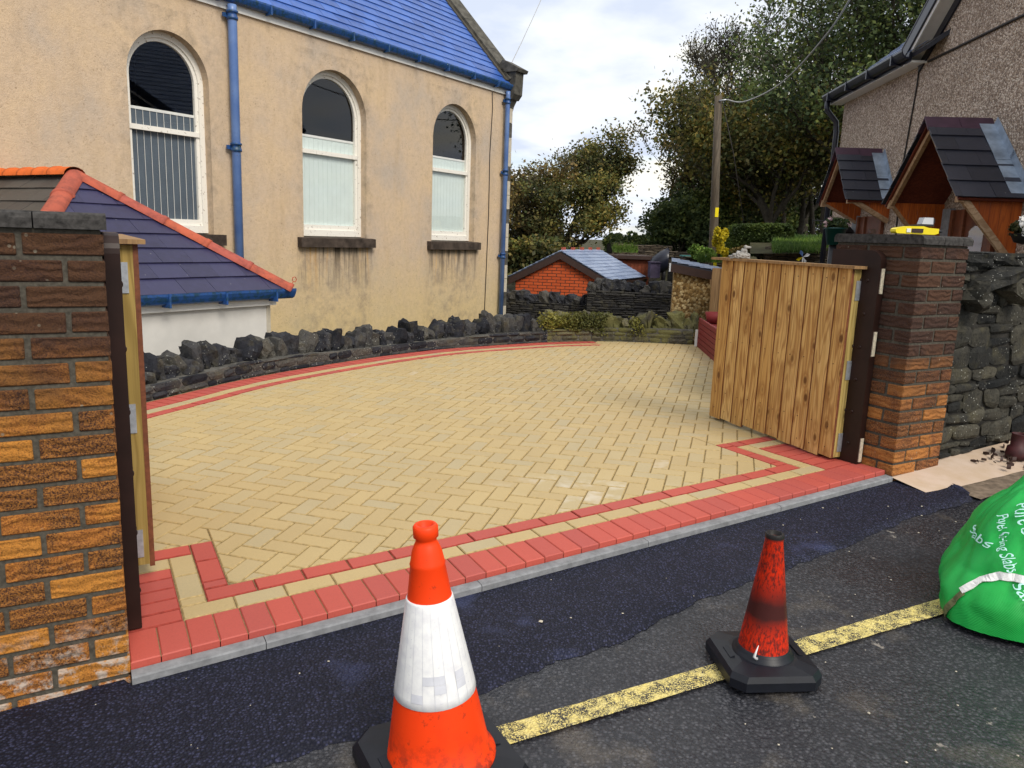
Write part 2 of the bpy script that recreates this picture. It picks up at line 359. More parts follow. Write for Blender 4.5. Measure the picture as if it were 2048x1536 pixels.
    MAT['board'] = wood('gate_board_pine', (0.60, 0.345, 0.105), (0.78, 0.53, 0.22), (0.25, 0.09, 0.018))
    MAT['green_wood'] = wood('treated_stile', (0.42, 0.31, 0.09), (0.55, 0.43, 0.17), (0.20, 0.13, 0.03))
    MAT['grey_wood'] = wood('weathered_board', (0.36, 0.23, 0.11), (0.46, 0.31, 0.17), (0.16, 0.09, 0.045), knots=False)
    MAT['stain_shade_wood'] = plain('brown_stain_shade_wood', (0.16, 0.05, 0.02), 0.6, 0.4, 0.35, 40)  # stain of the door jambs; also paints shade lines on gate boards
    MAT['cedar'] = wood('red_cedar_cladding', (0.46, 0.105, 0.016), (0.56, 0.14, 0.022), (0.26, 0.05, 0.01), knots=False, rough=0.5)
    MAT['soffit'] = wood('dark_soffit_boards', (0.15, 0.035, 0.02), (0.19, 0.045, 0.025), (0.08, 0.02, 0.012), (20, 1.5, 20), knots=False, rough=0.55)
    MAT['trim'] = wood('bare_timber_trim', (0.40, 0.26, 0.15), (0.50, 0.35, 0.22), (0.24, 0.13, 0.06), (12, 12, 12), knots=False)
    MAT['steel'] = plain('brown_painted_steel', (0.020, 0.0085, 0.0065), 0.45, 0.25, 0.25, 9, 0.15)
    MAT['rust_hinge'] = plain('flaking_cream_hinge', (0.62, 0.55, 0.42), 0.6, 0.4, 0.3, 60, 0.3)
    MAT['galv'] = plain('galvanised_steel', (0.45, 0.47, 0.50), 0.4, 0.5, 0.2, 40, metal=0.6)
    MAT['black'] = plain('black_metal', (0.012, 0.012, 0.014), 0.5, 0.5, 0.2, 30)
    # chapel
    g = G('chapel_render', 0.92, 0.2); p = g.pos(); f = g.noise(p, 1.1, 5, 0.6); f2 = g.noise(p, 5.5, 6, 0.7); pit = g.noise(p, 38, 4, 0.75)
    cc = g.ramp(f, [(0.3, (0.62, 0.46, 0.29)), (0.5, (0.57, 0.435, 0.305)), (0.7, (0.48, 0.395, 0.315))])
    cc = g.mix(g.ramp(f2, [(0.55, 0.0), (0.8, 0.32)]), cc, (0.36, 0.27, 0.18))
    cc = g.mix(g.ramp(g.noise(g.pos((1.8, 1.8, 0.35)), 2.2, 5, 0.65), [(0.52, 0.0), (0.75, 0.40)]), cc, (0.44, 0.31, 0.18))
    z = g.sep(p, 2); mr = g.n('ShaderNodeMapRange'); g.l(g.math('ADD', z, g.math('MULTIPLY', f2, 1.2)), mr.inputs[0]); mr.inputs[1].default_value = 1.9; mr.inputs[2].default_value = 0.4
    cc = g.mix(g.math('MULTIPLY', mr.outputs[0], 0.55), cc, (0.60, 0.47, 0.20))
    cc = g.mix(g.math('MULTIPLY', g.ramp(pit, [(0.30, 0.8), (0.42, 0.0)]), g.ramp(g.noise(p, 1.6, 3, 0.6), [(0.42, 0.3), (0.60, 1.0)])), cc, (0.19, 0.125, 0.065))
    cc = g.mix(1.0, cc, g.ramp(g.noise(p, 14, 5, 0.7), [(0.3, 0.90), (0.5, 1.0), (0.7, 1.06)]), 'MULTIPLY')
    cc = g.mix(g.math('MULTIPLY', g.ramp(pit, [(0.62, 0.0), (0.72, 0.6)]), g.ramp(g.noise(p, 1.3, 3, 0.6), [(0.5, 0.0), (0.62, 1.0)])), cc, (0.66, 0.55, 0.38))
    # stains running down from the sills, grey weathering beside the windows
    dt = g.n('ShaderNodeVectorMath', operation='DOT_PRODUCT'); g.l(p, dt.inputs[0]); dt.inputs[1].default_value = tuple(CHW); sdist = g.math('SUBTRACT', dt.outputs['Value'], CHA.dot(CHW))
    streak = g.noise(g.pos((9, 9, 0.55)), 1.0, 4, 0.65)
    for c_, hw_ in ((0.07, 0.88), (3.24, 0.85)):
        inx = g.ramp(g.math('ABSOLUTE', g.math('SUBTRACT', sdist, c_)), [(hw_ * 0.85, 1.0), (hw_, 0.0)])
        mr = g.n('ShaderNodeMapRange'); g.l(z, mr.inputs[0]); mr.inputs[1].default_value = 0.45; mr.inputs[2].default_value = 1.25
        bel = g.math('MULTIPLY', mr.outputs[0], g.math('LESS_THAN', z, 1.3))
        mk = g.math('MULTIPLY', g.math('MULTIPLY', inx, bel), g.ramp(streak, [(0.46, 0.0), (0.6, 1.0)])); cc = g.mix(mk, cc, (0.065, 0.05, 0.035))
        mk = g.math('MULTIPLY', g.math('MULTIPLY', inx, bel), g.ramp(streak, [(0.36, 0.8), (0.46, 0.0)])); cc = g.mix(mk, cc, (0.52, 0.29, 0.08))
    for c_, hw_ in ((-2.86, 0.62), (0.07, 0.74), (3.24, 0.72)):
        d_ = g.math('ABSOLUTE', g.math('SUBTRACT', sdist, c_)); rg = g.ramp(d_, [(hw_ - 0.02, 1.0), (hw_ + 0.22, 0.0)])
        mk = g.math('MULTIPLY', g.math('MULTIPLY', rg, g.math('LESS_THAN', z, 4.25)), g.ramp(f2, [(0.44, 0.0), (0.72, 0.5)])); cc = g.mix(mk, cc, (0.20, 0.165, 0.125))
    g.col(cc); g.bump(g.math('ADD', pit, f2), 0.6, 0.012); MAT['render'] = g.m
    g = G('peeling_white_paint', 0.6, 0.4); p = g.pos(); f = g.noise(p, 22, 6, 0.7)
    cc = g.mix(g.ramp(f, [(0.60, 0.0), (0.66, 1.0)]), (0.80, 0.77, 0.70), (0.22, 0.16, 0.11)); g.col(cc); g.bump(f, 0.3, 0.003); MAT['wpaint'] = g.m
    MAT['white'] = plain('white_fascia_paint', (0.78, 0.77, 0.74), 0.5, 0.4, 0.06, 8)
    g = G('window_glass', 0.03, 0.5); tr = g.n('ShaderNodeBsdfTransparent'); gl = g.n('ShaderNodeBsdfGlossy'); gl.inputs['Roughness'].default_value = 0.02
    tr.inputs[0].default_value = (0.97, 0.98, 0.98, 1); lw = g.n('ShaderNodeLayerWeight'); lw.inputs[0].default_value = 0.5; fo = g.math('MULTIPLY_ADD', g.math('POWER', lw.outputs['Facing'], 3.0), 0.6, 0.05); ms = g.n('ShaderNodeMixShader')
    g.l(fo, ms.inputs[0]); g.l(tr.outputs[0], ms.inputs[1]); g.l(gl.outputs[0], ms.inputs[2]); g.l(ms.outputs[0], g.nt.nodes['Material Output'].inputs[0]); MAT['glass'] = g.m
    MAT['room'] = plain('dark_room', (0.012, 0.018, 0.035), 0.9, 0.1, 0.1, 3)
    MAT['blind'] = plain('pale_blind', (0.66, 0.74, 0.71), 0.7, 0.2, 0.04, 5)
    MAT['blind_d'] = plain('grey_blind', (0.10, 0.125, 0.155), 0.7, 0.2, 0.1, 3)
    g = G('blue_gloss_paint', 0.35, 0.5); p = g.pos(); f = g.noise(p, 26, 5, 0.7)
    cc = g.mix(g.ramp(g.noise(p, 3, 3), [(0.35, 0.0), (0.65, 1.0)]), (0.085, 0.165, 0.40), (0.14, 0.235, 0.48)); cc = g.mix(g.ramp(f, [(0.66, 0.0), (0.70, 1.0)]), cc, (0.12, 0.05, 0.03)); g.col(cc); MAT['blue'] = g.m
    g = G('blue_gutter_paint', 0.45, 0.5); p = g.pos(); f = g.noise(p, 16, 5, 0.7)
    cc = g.mix(g.ramp(f, [(0.45, 0.0), (0.6, 1.0)]), (0.018, 0.075, 0.26), (0.012, 0.05, 0.09)); cc = g.mix(g.ramp(f, [(0.68, 0.0), (0.71, 1.0)]), cc, (0.45, 0.6, 0.66)); g.col(cc); MAT['gutter'] = g.m
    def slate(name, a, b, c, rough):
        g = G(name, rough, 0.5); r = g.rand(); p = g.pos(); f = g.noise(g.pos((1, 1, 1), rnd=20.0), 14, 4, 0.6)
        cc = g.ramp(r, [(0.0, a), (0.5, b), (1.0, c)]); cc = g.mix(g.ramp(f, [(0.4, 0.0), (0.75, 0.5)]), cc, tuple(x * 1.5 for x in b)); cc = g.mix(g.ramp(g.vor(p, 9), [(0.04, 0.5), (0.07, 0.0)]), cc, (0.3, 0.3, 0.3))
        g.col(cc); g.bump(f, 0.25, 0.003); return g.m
    MAT['slate_sky'] = slate('sky_reflection_slate', (0.018, 0.065, 0.26), (0.028, 0.092, 0.34), (0.034, 0.115, 0.42), 0.42)  # blue of the reflected sky is put into the slate colour
    MAT['slate_purple'] = slate('purple_slate', (0.016, 0.015, 0.048), (0.022, 0.021, 0.062), (0.028, 0.027, 0.078), 0.5)
    MAT['slate_brown'] = slate('brown_slate', (0.038, 0.032, 0.030), (0.05, 0.044, 0.038), (0.06, 0.055, 0.05), 0.6)
    MAT['slate_wet_sheen'] = slate('wet_sheen_slate', (0.18, 0.23, 0.36), (0.24, 0.30, 0.44), (0.30, 0.36, 0.50), 0.28)  # pale sky sheen of the wet slates painted into their base colour
    MAT['slate_black'] = slate('black_slate', (0.017, 0.018, 0.026), (0.022, 0.023, 0.034), (0.028, 0.03, 0.044), 0.45)
    g = G('terracotta_ridge', 0.8, 0.3); p = g.pos(); f = g.noise(p, 9, 6, 0.7); r = g.rand()
    cc = g.mix(r, (0.44, 0.10, 0.05), (0.38, 0.09, 0.065)); cc = g.mix(g.ramp(f, [(0.45, 0.0), (0.72, 0.75)]), cc, (0.11, 0.035, 0.03)); g.col(cc); g.bump(f, 0.4, 0.006); MAT['terra'] = g.m
    g = G('orange_ridge', 0.7, 0.3); p = g.pos(); f = g.noise(p, 12, 5, 0.7); g.col(g.mix(g.ramp(f, [(0.5, 0.0), (0.75, 0.6)]), (0.60, 0.12, 0.02), (0.28, 0.06, 0.02))); MAT['orange_tile'] = g.m
    MAT['wrender'] = plain('white_render', (0.62, 0.60, 0.56), 0.9, 0.2, 0.10, 3, 0.3)
    MAT['quoin'] = plain('pale_quoin_stone', (0.50, 0.45, 0.36), 0.9, 0.2, 0.2, 8, 0.3)
    MAT['dstone'] = plain('blackened_dressed_stone', (0.085, 0.08, 0.068), 0.9, 0.2, 0.5, 9, 0.4)
    MAT['sill'] = plain('blackened_sill', (0.06, 0.045, 0.036), 0.9, 0.2, 0.6, 7, 0.5)
    def stone(name, a, b, c, lich, moss=0.0):
        g = G(name, 0.85, 0.15); p = g.pos(); r = g.rand(); f = g.noise(p, 9, 6, 0.7); fine = g.noise(p, 60, 4, 0.7)
        cc = g.ramp(g.math('ADD', g.math('MULTIPLY', r, 0.5), g.math('MULTIPLY', f, 0.6)), [(0.25, a), (0.5, b), (0.85, c)])
        cc = g.mix(g.ramp(fine, [(0.3, 0.7), (0.5, 0.0)]), cc, tuple(x * 0.35 for x in a))
        cc = g.mix(g.math('MULTIPLY', g.ramp(g.vor(p, 42), [(0.10, 1.0), (0.20, 0.0)]), g.ramp(g.noise(p, 6, 3), [(0.47, 0.0), (0.6, lich)])), cc, (0.50, 0.50, 0.45))
        cc = g.mix(g.ramp(g.noise(p, 5, 4, 0.6), [(0.55, 0.0), (0.75, 0.45)]), cc, (0.12, 0.105, 0.055))
        if moss: cc = g.mix(g.ramp(g.noise(p, 3.2, 4, 0.6), [(0.40, 0.0), (0.58, moss)]), cc, g.mix(fine, (0.10, 0.105, 0.02), (0.26, 0.24, 0.06)))
        g.col(cc); g.bump(g.math('ADD', f, g.math('MULTIPLY', fine, 0.5)), 0.9, 0.014); return g.m
    MAT['st_near'] = stone('rubble_stone', (0.010, 0.011, 0.012), (0.026, 0.026, 0.024), (0.085, 0.078, 0.058), 0.95)
    MAT['st_cope'] = stone('coping_stone', (0.015, 0.016, 0.021), (0.034, 0.035, 0.042), (0.10, 0.094, 0.08), 0.9)
    MAT['st_moss'] = stone('mossy_stone', (0.036, 0.034, 0.030), (0.07, 0.064, 0.05), (0.12, 0.105, 0.08), 0.4, 0.45)
    MAT['st_dark'] = stone('dark_dry_stone', (0.016, 0.016, 0.018), (0.032, 0.031, 0.032), (0.07, 0.066, 0.058), 0.35)
    MAT['st_warm'] = stone('brown_dry_stone', (0.045, 0.036, 0.028), (0.085, 0.066, 0.048), (0.14, 0.115, 0.085), 0.3)
    MAT['st_core'] = plain('dark_wall_core', (0.030, 0.028, 0.025), 0.95, 0.1, 0.5, 14, 0.8, bd=0.02)
    MAT['st_bed'] = plain('old_lime_bed', (0.105, 0.10, 0.09), 0.95, 0.1, 0.5, 12, 0.8, bd=0.02)
    # sheds and cottage
    g = G('orange_shed_brick', 0.8, 0.3); r = g.rand(); p = g.pos(); g.col(g.mix(g.noise(p, 20, 3), g.ramp(r, [(0.0, (0.50, 0.085, 0.022)), (1.0, (0.60, 0.115, 0.03))]), (0.46, 0.075, 0.02))); MAT['shedbrick'] = g.m
    MAT['redbrick'] = plain('brown_red_timber', (0.20, 0.05, 0.022), 0.75, 0.3, 0.3, 10, 0.2)
    MAT['barge'] = plain('dark_brown_bargeboard', (0.038, 0.018, 0.013), 0.55, 0.4, 0.2, 12)
    def dash(name, a, b, c, sc):
        g = G(name, 0.85, 0.3); p = g.pos(); v = g.vor(p, sc, 'Color'); d = g.vor(p, sc); cc = g.ramp(v, [(0.15, a), (0.5, b), (0.85, c)])
        cc = g.mix(g.ramp(d, [(0.5, 0.0), (0.9, 0.6)]), cc, tuple(x * 0.55 for x in a)); cc = g.mix(g.ramp(g.noise(p, 1.3, 4, 0.6), [(0.45, 0.0), (0.75, 0.35)]), cc, tuple(x * 0.8 for x in a))
        g.col(cc); g.bump(g.math('SUBTRACT', 1.0, d), 1.0, 0.012); return g.m
    MAT['dash'] = dash('grey_pebbledash', (0.20, 0.145, 0.105), (0.42, 0.315, 0.235), (0.74, 0.63, 0.52), 58)
    MAT['dash_y'] = dash('golden_pebbledash', (0.11, 0.06, 0.018), (0.26, 0.155, 0.05), (0.48, 0.36, 0.18), 30)
    MAT['lead'] = plain('lead_flashing', (0.30, 0.36, 0.44), 0.45, 0.5, 0.35, 6, 0.3, metal=0.3)
    MAT['pvc_black'] = plain('black_gutter', (0.012, 0.014, 0.026), 0.35, 0.5, 0.1, 8)
    MAT['plum'] = plain('plum_ridge_tile', (0.060, 0.026, 0.044), 0.6, 0.4, 0.25, 9)
    MAT['door'] = plain('brown_door_wood', (0.12, 0.034, 0.014), 0.5, 0.4, 0.3, 12)
    MAT['redslat'] = plain('dark_red_slat', (0.19, 0.022, 0.024), 0.6, 0.3, 0.15, 15)
    MAT['pole'] = wood('old_pole_wood', (0.10, 0.08, 0.058), (0.15, 0.125, 0.095), (0.045, 0.035, 0.025), (18, 18, 1.0), knots=False)
    MAT['wire'] = plain('pale_cable', (0.36, 0.36, 0.34), 0.6, 0.3, 0.1, 3)
    MAT['cable'] = plain('dark_cable', (0.03, 0.025, 0.022), 0.6, 0.3, 0.1, 3)
    # plants
    def leaf(name, cols, tl=0.25):
        g = G(name, 0.6, 0.25); r = g.n('ShaderNodeNewGeometry').outputs['Random Per Island']
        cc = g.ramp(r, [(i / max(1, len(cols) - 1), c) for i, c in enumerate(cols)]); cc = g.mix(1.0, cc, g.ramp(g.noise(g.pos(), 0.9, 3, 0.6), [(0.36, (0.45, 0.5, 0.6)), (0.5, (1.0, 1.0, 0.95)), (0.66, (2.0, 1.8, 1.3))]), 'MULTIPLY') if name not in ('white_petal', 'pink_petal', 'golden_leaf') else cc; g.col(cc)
        t = g.n('ShaderNodeBsdfTranslucent'); g.l(cc, t.inputs[0]); ms = g.n('ShaderNodeMixShader'); ms.inputs[0].default_value = tl
        g.l(g.b.outputs[0], ms.inputs[1]); g.l(t.outputs[0], ms.inputs[2]); g.l(ms.outputs[0], g.nt.nodes['Material Output'].inputs[0]); return g.m
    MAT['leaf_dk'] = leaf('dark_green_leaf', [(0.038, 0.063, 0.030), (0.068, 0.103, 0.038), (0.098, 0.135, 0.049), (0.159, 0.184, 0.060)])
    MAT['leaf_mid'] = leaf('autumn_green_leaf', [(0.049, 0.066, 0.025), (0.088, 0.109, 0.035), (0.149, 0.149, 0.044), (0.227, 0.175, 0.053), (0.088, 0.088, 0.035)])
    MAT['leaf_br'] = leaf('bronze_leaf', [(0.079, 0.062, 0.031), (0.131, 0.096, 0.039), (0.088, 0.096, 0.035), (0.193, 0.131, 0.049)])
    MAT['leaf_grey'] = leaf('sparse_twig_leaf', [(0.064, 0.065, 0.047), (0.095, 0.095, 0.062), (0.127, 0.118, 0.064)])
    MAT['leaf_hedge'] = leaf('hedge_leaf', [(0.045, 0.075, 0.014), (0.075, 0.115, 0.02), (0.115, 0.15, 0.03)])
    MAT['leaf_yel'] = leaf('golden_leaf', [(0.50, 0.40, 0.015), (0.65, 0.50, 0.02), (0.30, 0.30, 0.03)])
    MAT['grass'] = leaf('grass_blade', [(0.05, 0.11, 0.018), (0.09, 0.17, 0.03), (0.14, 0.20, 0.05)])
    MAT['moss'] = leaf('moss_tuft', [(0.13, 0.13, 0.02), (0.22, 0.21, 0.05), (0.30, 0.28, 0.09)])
    MAT['petal_w'] = leaf('white_petal', [(0.72, 0.72, 0.70), (0.8, 0.78, 0.76)], 0.2); MAT['petal_p'] = leaf('pink_petal', [(0.55, 0.35, 0.38), (0.7, 0.55, 0.55)], 0.2)
    MAT['bark'] = plain('bark', (0.060, 0.052, 0.040), 0.9, 0.2, 0.4, 12, 0.6, bd=0.02)
    MAT['earth'] = plain('earth', (0.055, 0.052, 0.028), 0.95, 0.1, 0.4, 2.5, 0.5, bd=0.05)
    # street things
    g = G('cone_orange', 0.5, 0.3); p = g.pos(); f = g.noise(p, 8, 5, 0.7); cc = g.mix(g.ramp(f, [(0.55, 0.0), (0.75, 0.4)]), (0.84, 0.048, 0.002), (0.68, 0.028, 0.002)); cc = g.mix(g.ramp(g.noise(p, 34, 5, 0.7), [(0.60, 0.0), (0.72, 0.75)]), cc, (0.22, 0.025, 0.01)); zc = g.sep(g.pos(obj=True), 2); cc = g.mix(g.math('MULTIPLY', g.ramp(zc, [(0.05, 1.0), (0.19, 0.0)]), g.ramp(g.noise(p, 16, 5, 0.75), [(0.46, 0.0), (0.6, 0.8)])), cc, (0.10, 0.014, 0.008)); g.col(cc); MAT['cone'] = g.m
    g = G('cone_dirty', 0.5, 0.25); p = g.pos(); f = g.noise(g.pos((1, 1, 0.35)), 130, 4, 0.7); z = g.sep(g.pos(obj=True), 2)
    band = g.ramp(g.math('ADD', z, g.math('MULTIPLY', g.noise(p, 18, 4), 0.04)), [(0.17, 0.0), (0.235, 1.0), (0.28, 1.0), (0.40, 0.0)]); topd = g.ramp(z, [(0.488, 0.0), (0.50, 1.0)])
    k = g.math('MAXIMUM', g.ramp(f, [(0.42, 0.0), (0.60, 0.82)]), g.math('MAXIMUM', g.math('MULTIPLY', band, 0.93), topd)); g.col(g.mix(k, (0.62, 0.026, 0.004), (0.014, 0.012, 0.012))); MAT['cone_d'] = g.m
    g = G('reflective_sleeve', 0.35, 0.5); p = g.pos(obj=True); f = g.noise(p, 30, 4, 0.6)
    cc = g.mix(g.ramp(f, [(0.4, 0.0), (0.7, 1.0)]), (0.80, 0.80, 0.79), (0.68, 0.68, 0.70)); g.col(cc); g.bump(f, 0.3, 0.003); MAT['sleeve'] = g.m
    MAT['sleeve_g'] = plain('grey_sleeve_square', (0.60, 0.61, 0.66), 0.4, 0.5, 0.1, 20)
    MAT['rubber'] = plain('black_rubber', (0.0075, 0.009, 0.014), 0.42, 0.3, 0.25, 15, 0.1)
    g = G('green_woven_bag', 0.45, 0.4); p = g.pos(obj=True); f = g.noise(p, 4, 4, 0.6); wv = g.wave(g.pos((1, 1, 1), obj=True), 90, 0.6, 1.0, 'DIAGONAL')
    cc = g.mix(g.ramp(f, [(0.35, 0.0), (0.65, 1.0)]), (0.005, 0.33, 0.045), (0.012, 0.44, 0.075)); g.col(cc); g.bump(g.math('ADD', wv, g.math('MULTIPLY', f, 6.0)), 0.25, 0.008); MAT['bag'] = g.m
    MAT['print'] = plain('pale_print', (0.50, 0.82, 0.78), 0.5, 0.4, 0.08, 40)
    MAT['web'] = plain('white_webbing', (0.78, 0.78, 0.76), 0.8, 0.2, 0.1, 160, 0.5)
    MAT['hem'] = plain('dusty_hem', (0.14, 0.15, 0.07), 0.9, 0.2, 0.4, 30, 0.4)
    MAT['yellow'] = plain('yellow_plastic', (0.85, 0.68, 0.01), 0.35, 0.5, 0.05, 20)
    MAT['grey_pl'] = plain('grey_plastic', (0.55, 0.57, 0.60), 0.4, 0.5, 0.08, 20)
    MAT['pot'] = plain('dark_green_pot', (0.004, 0.05, 0.045), 0.4, 0.5, 0.1, 9)
    MAT['cloth'] = plain('grey_cloth', (0.30, 0.29, 0.27), 0.95, 0.1, 0.3, 35, 0.5)
    MAT['maroon'] = plain('maroon_leather', (0.055, 0.012, 0.014), 0.6, 0.4, 0.4, 18, 0.4)
    MAT['paper'] = plain('white_scrap', (0.75, 0.75, 0.74), 0.7, 0.3, 0.05, 9)
    MAT['ochre'] = plain('ochre_handle', (0.36, 0.20, 0.03), 0.6, 0.3, 0.2, 20)
    MAT['purple'] = plain('purple_cover', (0.045, 0.034, 0.065), 0.7, 0.3, 0.4, 6, 0.4)
    MAT['teal'] = plain('teal_plastic', (0.06, 0.20, 0.19), 0.5, 0.4, 0.3, 20)
mats()

# ------------------------------------------------------------------ ground, road, footway
def sstep(a, b, x):
    t = min(1, max(0, (x - a) / (b - a))); return t * t * (3 - 2 * t)
def gz(x, y):
    u, v = to_uv(x, y)
    z = min(zr(u, v), 1.5) - 0.35
    z += sstep(0.0, 3.0, v) * (-0.35 - z) * (1 - sstep(2.5, 4.0, x - 0.15 * y))
    gd = sstep(3.0, 5.5, x - 0.02 * y) * sstep(11.5, 14.0, y); z = z * (1 - gd) + gd * (0.95 + 0.03 * (y - 14))
    far = sstep(22, 40, y); z = z * (1 - far) + far * 0.6
    return z + 0.03 * noise.noise(Vector((x * 0.8, y * 0.8, 0)))
def make_ground():
    xs = [-900, -300, -100, -40, -20] + [-12 + 0.6 * i for i in range(52)] + [22, 30, 45, 100, 300, 900]
    ys = [-300, -100, -40, -20] + [-10 + 0.6 * i for i in range(72)] + [36, 42, 50, 70, 120, 300, 900, 1500]
    b = MB(); n = len(xs); vs = [(x, y, gz(x, y) if abs(x) < 60 and -25 < y < 130 else -0.3) for y in ys for x in xs]
    b.add(vs, [(j * n + i, j * n + i + 1, (j + 1) * n + i + 1, (j + 1) * n + i) for j in range(len(ys) - 1) for i in range(n - 1)], True)
    tag(b.build('ground', MAT['earth']), 'dark earth ground around the drive, gardens and wood', None, None, 'structure')
make_ground()
def sheet(us, vfun, nv, zfun, name, m, label, kind='structure', parent=None):
    b = MB(); vs = []; n = nv + 1
    for u in us:
        v0, v1 = vfun(u)
        for k in range(n):
            v = v0 + (v1 - v0) * k / nv; vs.append(uvp(u, v, zfun(u, v, k / nv)))
    b.add(vs, [(i * n + k, (i + 1) * n + k, (i + 1) * n + k + 1, i * n + k + 1) for i in range(len(us) - 1) for k in range(nv)], True)
    o = b.build(name, m, parent)
    if label: tag(o, label, None, None, kind)
    return o
fr = lambda a, b, n: [a + (b - a) * i / n for i in range(n + 1)]
ROAD = sheet(fr(-14, 22, 72), lambda u: (-9.0, 0.35 if -0.2 < u < 4.3 else 0.12), 30, lambda u, v, t: zr(u, v) + 0.006 * noise.noise(Vector((u * 0.7, v * 0.7, 3))), 'road', MAT['road'], 'old dark wet asphalt road with worn chippings')
EDGE = [(-3.0, -0.60), (-0.6, -0.66), (0.29, -0.671), (0.572, -0.681), (0.75, -0.699), (1.023, -0.677), (1.358, -0.642), (1.678, -0.641), (1.887, -0.597), (2.172, -0.547), (2.572, -0.535), (3.205, -0.493), (3.808, -0.433), (4.294, -0.456), (4.40, -0.40), (4.47, -0.27), (4.52, -0.18), (6, -0.18)]
def lin(tab, x):
    for (a, b), (c, d) in zip(tab, tab[1:]):
        if a <= x <= c: return b + (d - b) * (x - a) / (c - a)
    return tab[0][1] if x < tab[0][0] else tab[-1][1]
def tar_v(u):
    lo = lin(EDGE, u) + 0.022 * noise.noise(Vector((u * 9, 2.2, 0))) + 0.012 * noise.noise(Vector((u * 31, 7, 0)))
    hi = 0.004 if u < 0.0 else (-0.053 if u < 4.15 else -0.052 - (max(0, u - 4.32) / 0.16) ** 2 * 0.10)
    return lo, max(hi, lo + 0.01)
def tar_z(u, v, t):
    lo, hi = tar_v(u); e = min(1, max(0, (v - lo) / 0.035)); e *= min(1, max(0, (4.505 - u) / 0.07))
    rough = 0.010 * abs(noise.noise(Vector((u * 40, v * 40, 0)))) * max(sstep(0.10, 0.0, v - lo), sstep(4.30, 4.45, u) * 0.4)
    return zr(u, v) + 0.002 + 0.017 * e + rough * min(1, e * 2)
sheet(fr(-3.0, 4.1, 284) + fr(4.12, 4.5, 40), tar_v, 22, tar_z, 'tarmac_strip', MAT['tar'], 'fresh blue black tarmac strip along the drive kerb')
def ylv(u): c = -0.905 - 0.093 * (u - 1.03); r = 0.006 * noise.noise(Vector((u * 14, 0, 5))); return c - 0.047 + r, c + 0.047 + 0.006 * noise.noise(Vector((u * 14, 4, 5)))
sheet([0.955 + 0.02 * i for i in range(3)] + fr(1.02, 9, 160), ylv, 4, lambda u, v, t: zr(u, v) + 0.010, 'road_marking', MAT['yline'], 'worn yellow line painted on the old asphalt')
def fv(u): return (-0.30 - 0.03 * (u - 4.3) + 0.02 * noise.noise(Vector((u * 5, 1, 1))), 0.02)
sheet(fr(4.16, 12, 80), fv, 8, lambda u, v, t: zr(u, v) + 0.016 + 0.03 * t, 'footway', MAT['foot'], 'pale pinkish concrete footway at the foot of the rubble wall')
sheet(fr(4.35, 11, 70), lambda u: (-0.47 - 0.02 * (u - 4.3) + 0.05 * noise.noise(Vector((u * 3, 1, 8))), -0.27), 4, lambda u, v, t: zr(u, v) + 0.013, 'gutter_silt', MAT['mud'], 'sandy brown silt in the road channel', 'structure')
# small stones and flecks on the road
def flecks():
    b = MB(); rnd = random.Random(4)
    for i in range(150):
        u = rnd.uniform(-0.6, 5.0); v = rnd.uniform(-2.4, -0.08); r = rnd.uniform(0.002, 0.006) * (1.7 if rnd.random() < 0.06 else 1)
        lo, hi = tar_v(u); z = tar_z(u, v, 0) if lo < v < hi and u < 4.4 else zr(u, v) + 0.004
        c = uvp(u, v, z + r * 0.3); a = rnd.uniform(0, 6.28)
        vs = [c + Vector((math.cos(a + k * 1.57) * r * rnd.uniform(0.6, 1.3), math.sin(a + k * 1.57) * r * rnd.uniform(0.6, 1.3), 0)) for k in range(4)] + [c + Vector((0, 0, r * 0.6))]
        b.add(vs, [(0, 1, 4), (1, 2, 4), (2, 3, 4), (3, 0, 4)])
    tag(b.build('grit', MAT['quoin']), 'scattered pale grit lying on tarmac and road', None, None, 'stuff')
flecks()

# ------------------------------------------------------------------ back edge of the drive: a curve
CPTS = [(-4.6, 3.2), (-3.75, 4.2), (-3.25, 5.1), (-2.841, 6.03), (-2.428, 7.03), (-1.735, 8.13), (-1.29, 8.72), (-0.766, 9.27), (0.149, 9.94), (0.60, 10.20), (1.034, 10.36), (1.50, 10.40), (1.844, 10.38), (2.15, 10.34), (2.42, 10.30)]
def make_curve():
    out = []
    P = [Vector((*p, 0)) for p in CPTS]
    for i in range(len(P) - 1):
        p0 = P[max(i - 1, 0)]; p1 = P[i]; p2 = P[i + 1]; p3 = P[min(i + 2, len(P) - 1)]
        for k in range(10):
            t = k / 10; out.append(0.5 * ((2 * p1) + (p2 - p0) * t + (2 * p0 - 5 * p1 + 4 * p2 - p3) * t * t + (3 * p1 - p0 - 3 * p2 + p3) * t ** 3))
    out.append(P[-1]); return out
CUR = make_curve(); CL = [0.0]
for a, b in zip(CUR, CUR[1:]): CL.append(CL[-1] + (b - a).length)
def cur(s):
    s = min(max(s, 0), CL[-1] - 1e-4)
    lo = 0; hi = len(CL) - 1
    while hi - lo > 1:
        m = (lo + hi) // 2
        if CL[m] <= s: lo = m
        else: hi = m
    t = (s - CL[lo]) / (CL[lo + 1] - CL[lo]); p = CUR[lo].lerp(CUR[lo + 1], t); i0 = max(lo - 2, 0); i1 = min(lo + 3, len(CUR) - 1)
    return p, (CUR[i1] - CUR[i0]).normalized()
def cw(s, z, d):        # d > 0 away from the drive
    p, t = cur(s); return Vector((p.x - t.y * d, p.y + t.x * d, z))
def cz(s): p, t = cur(s); return zs(*to_uv(p.x, p.y))

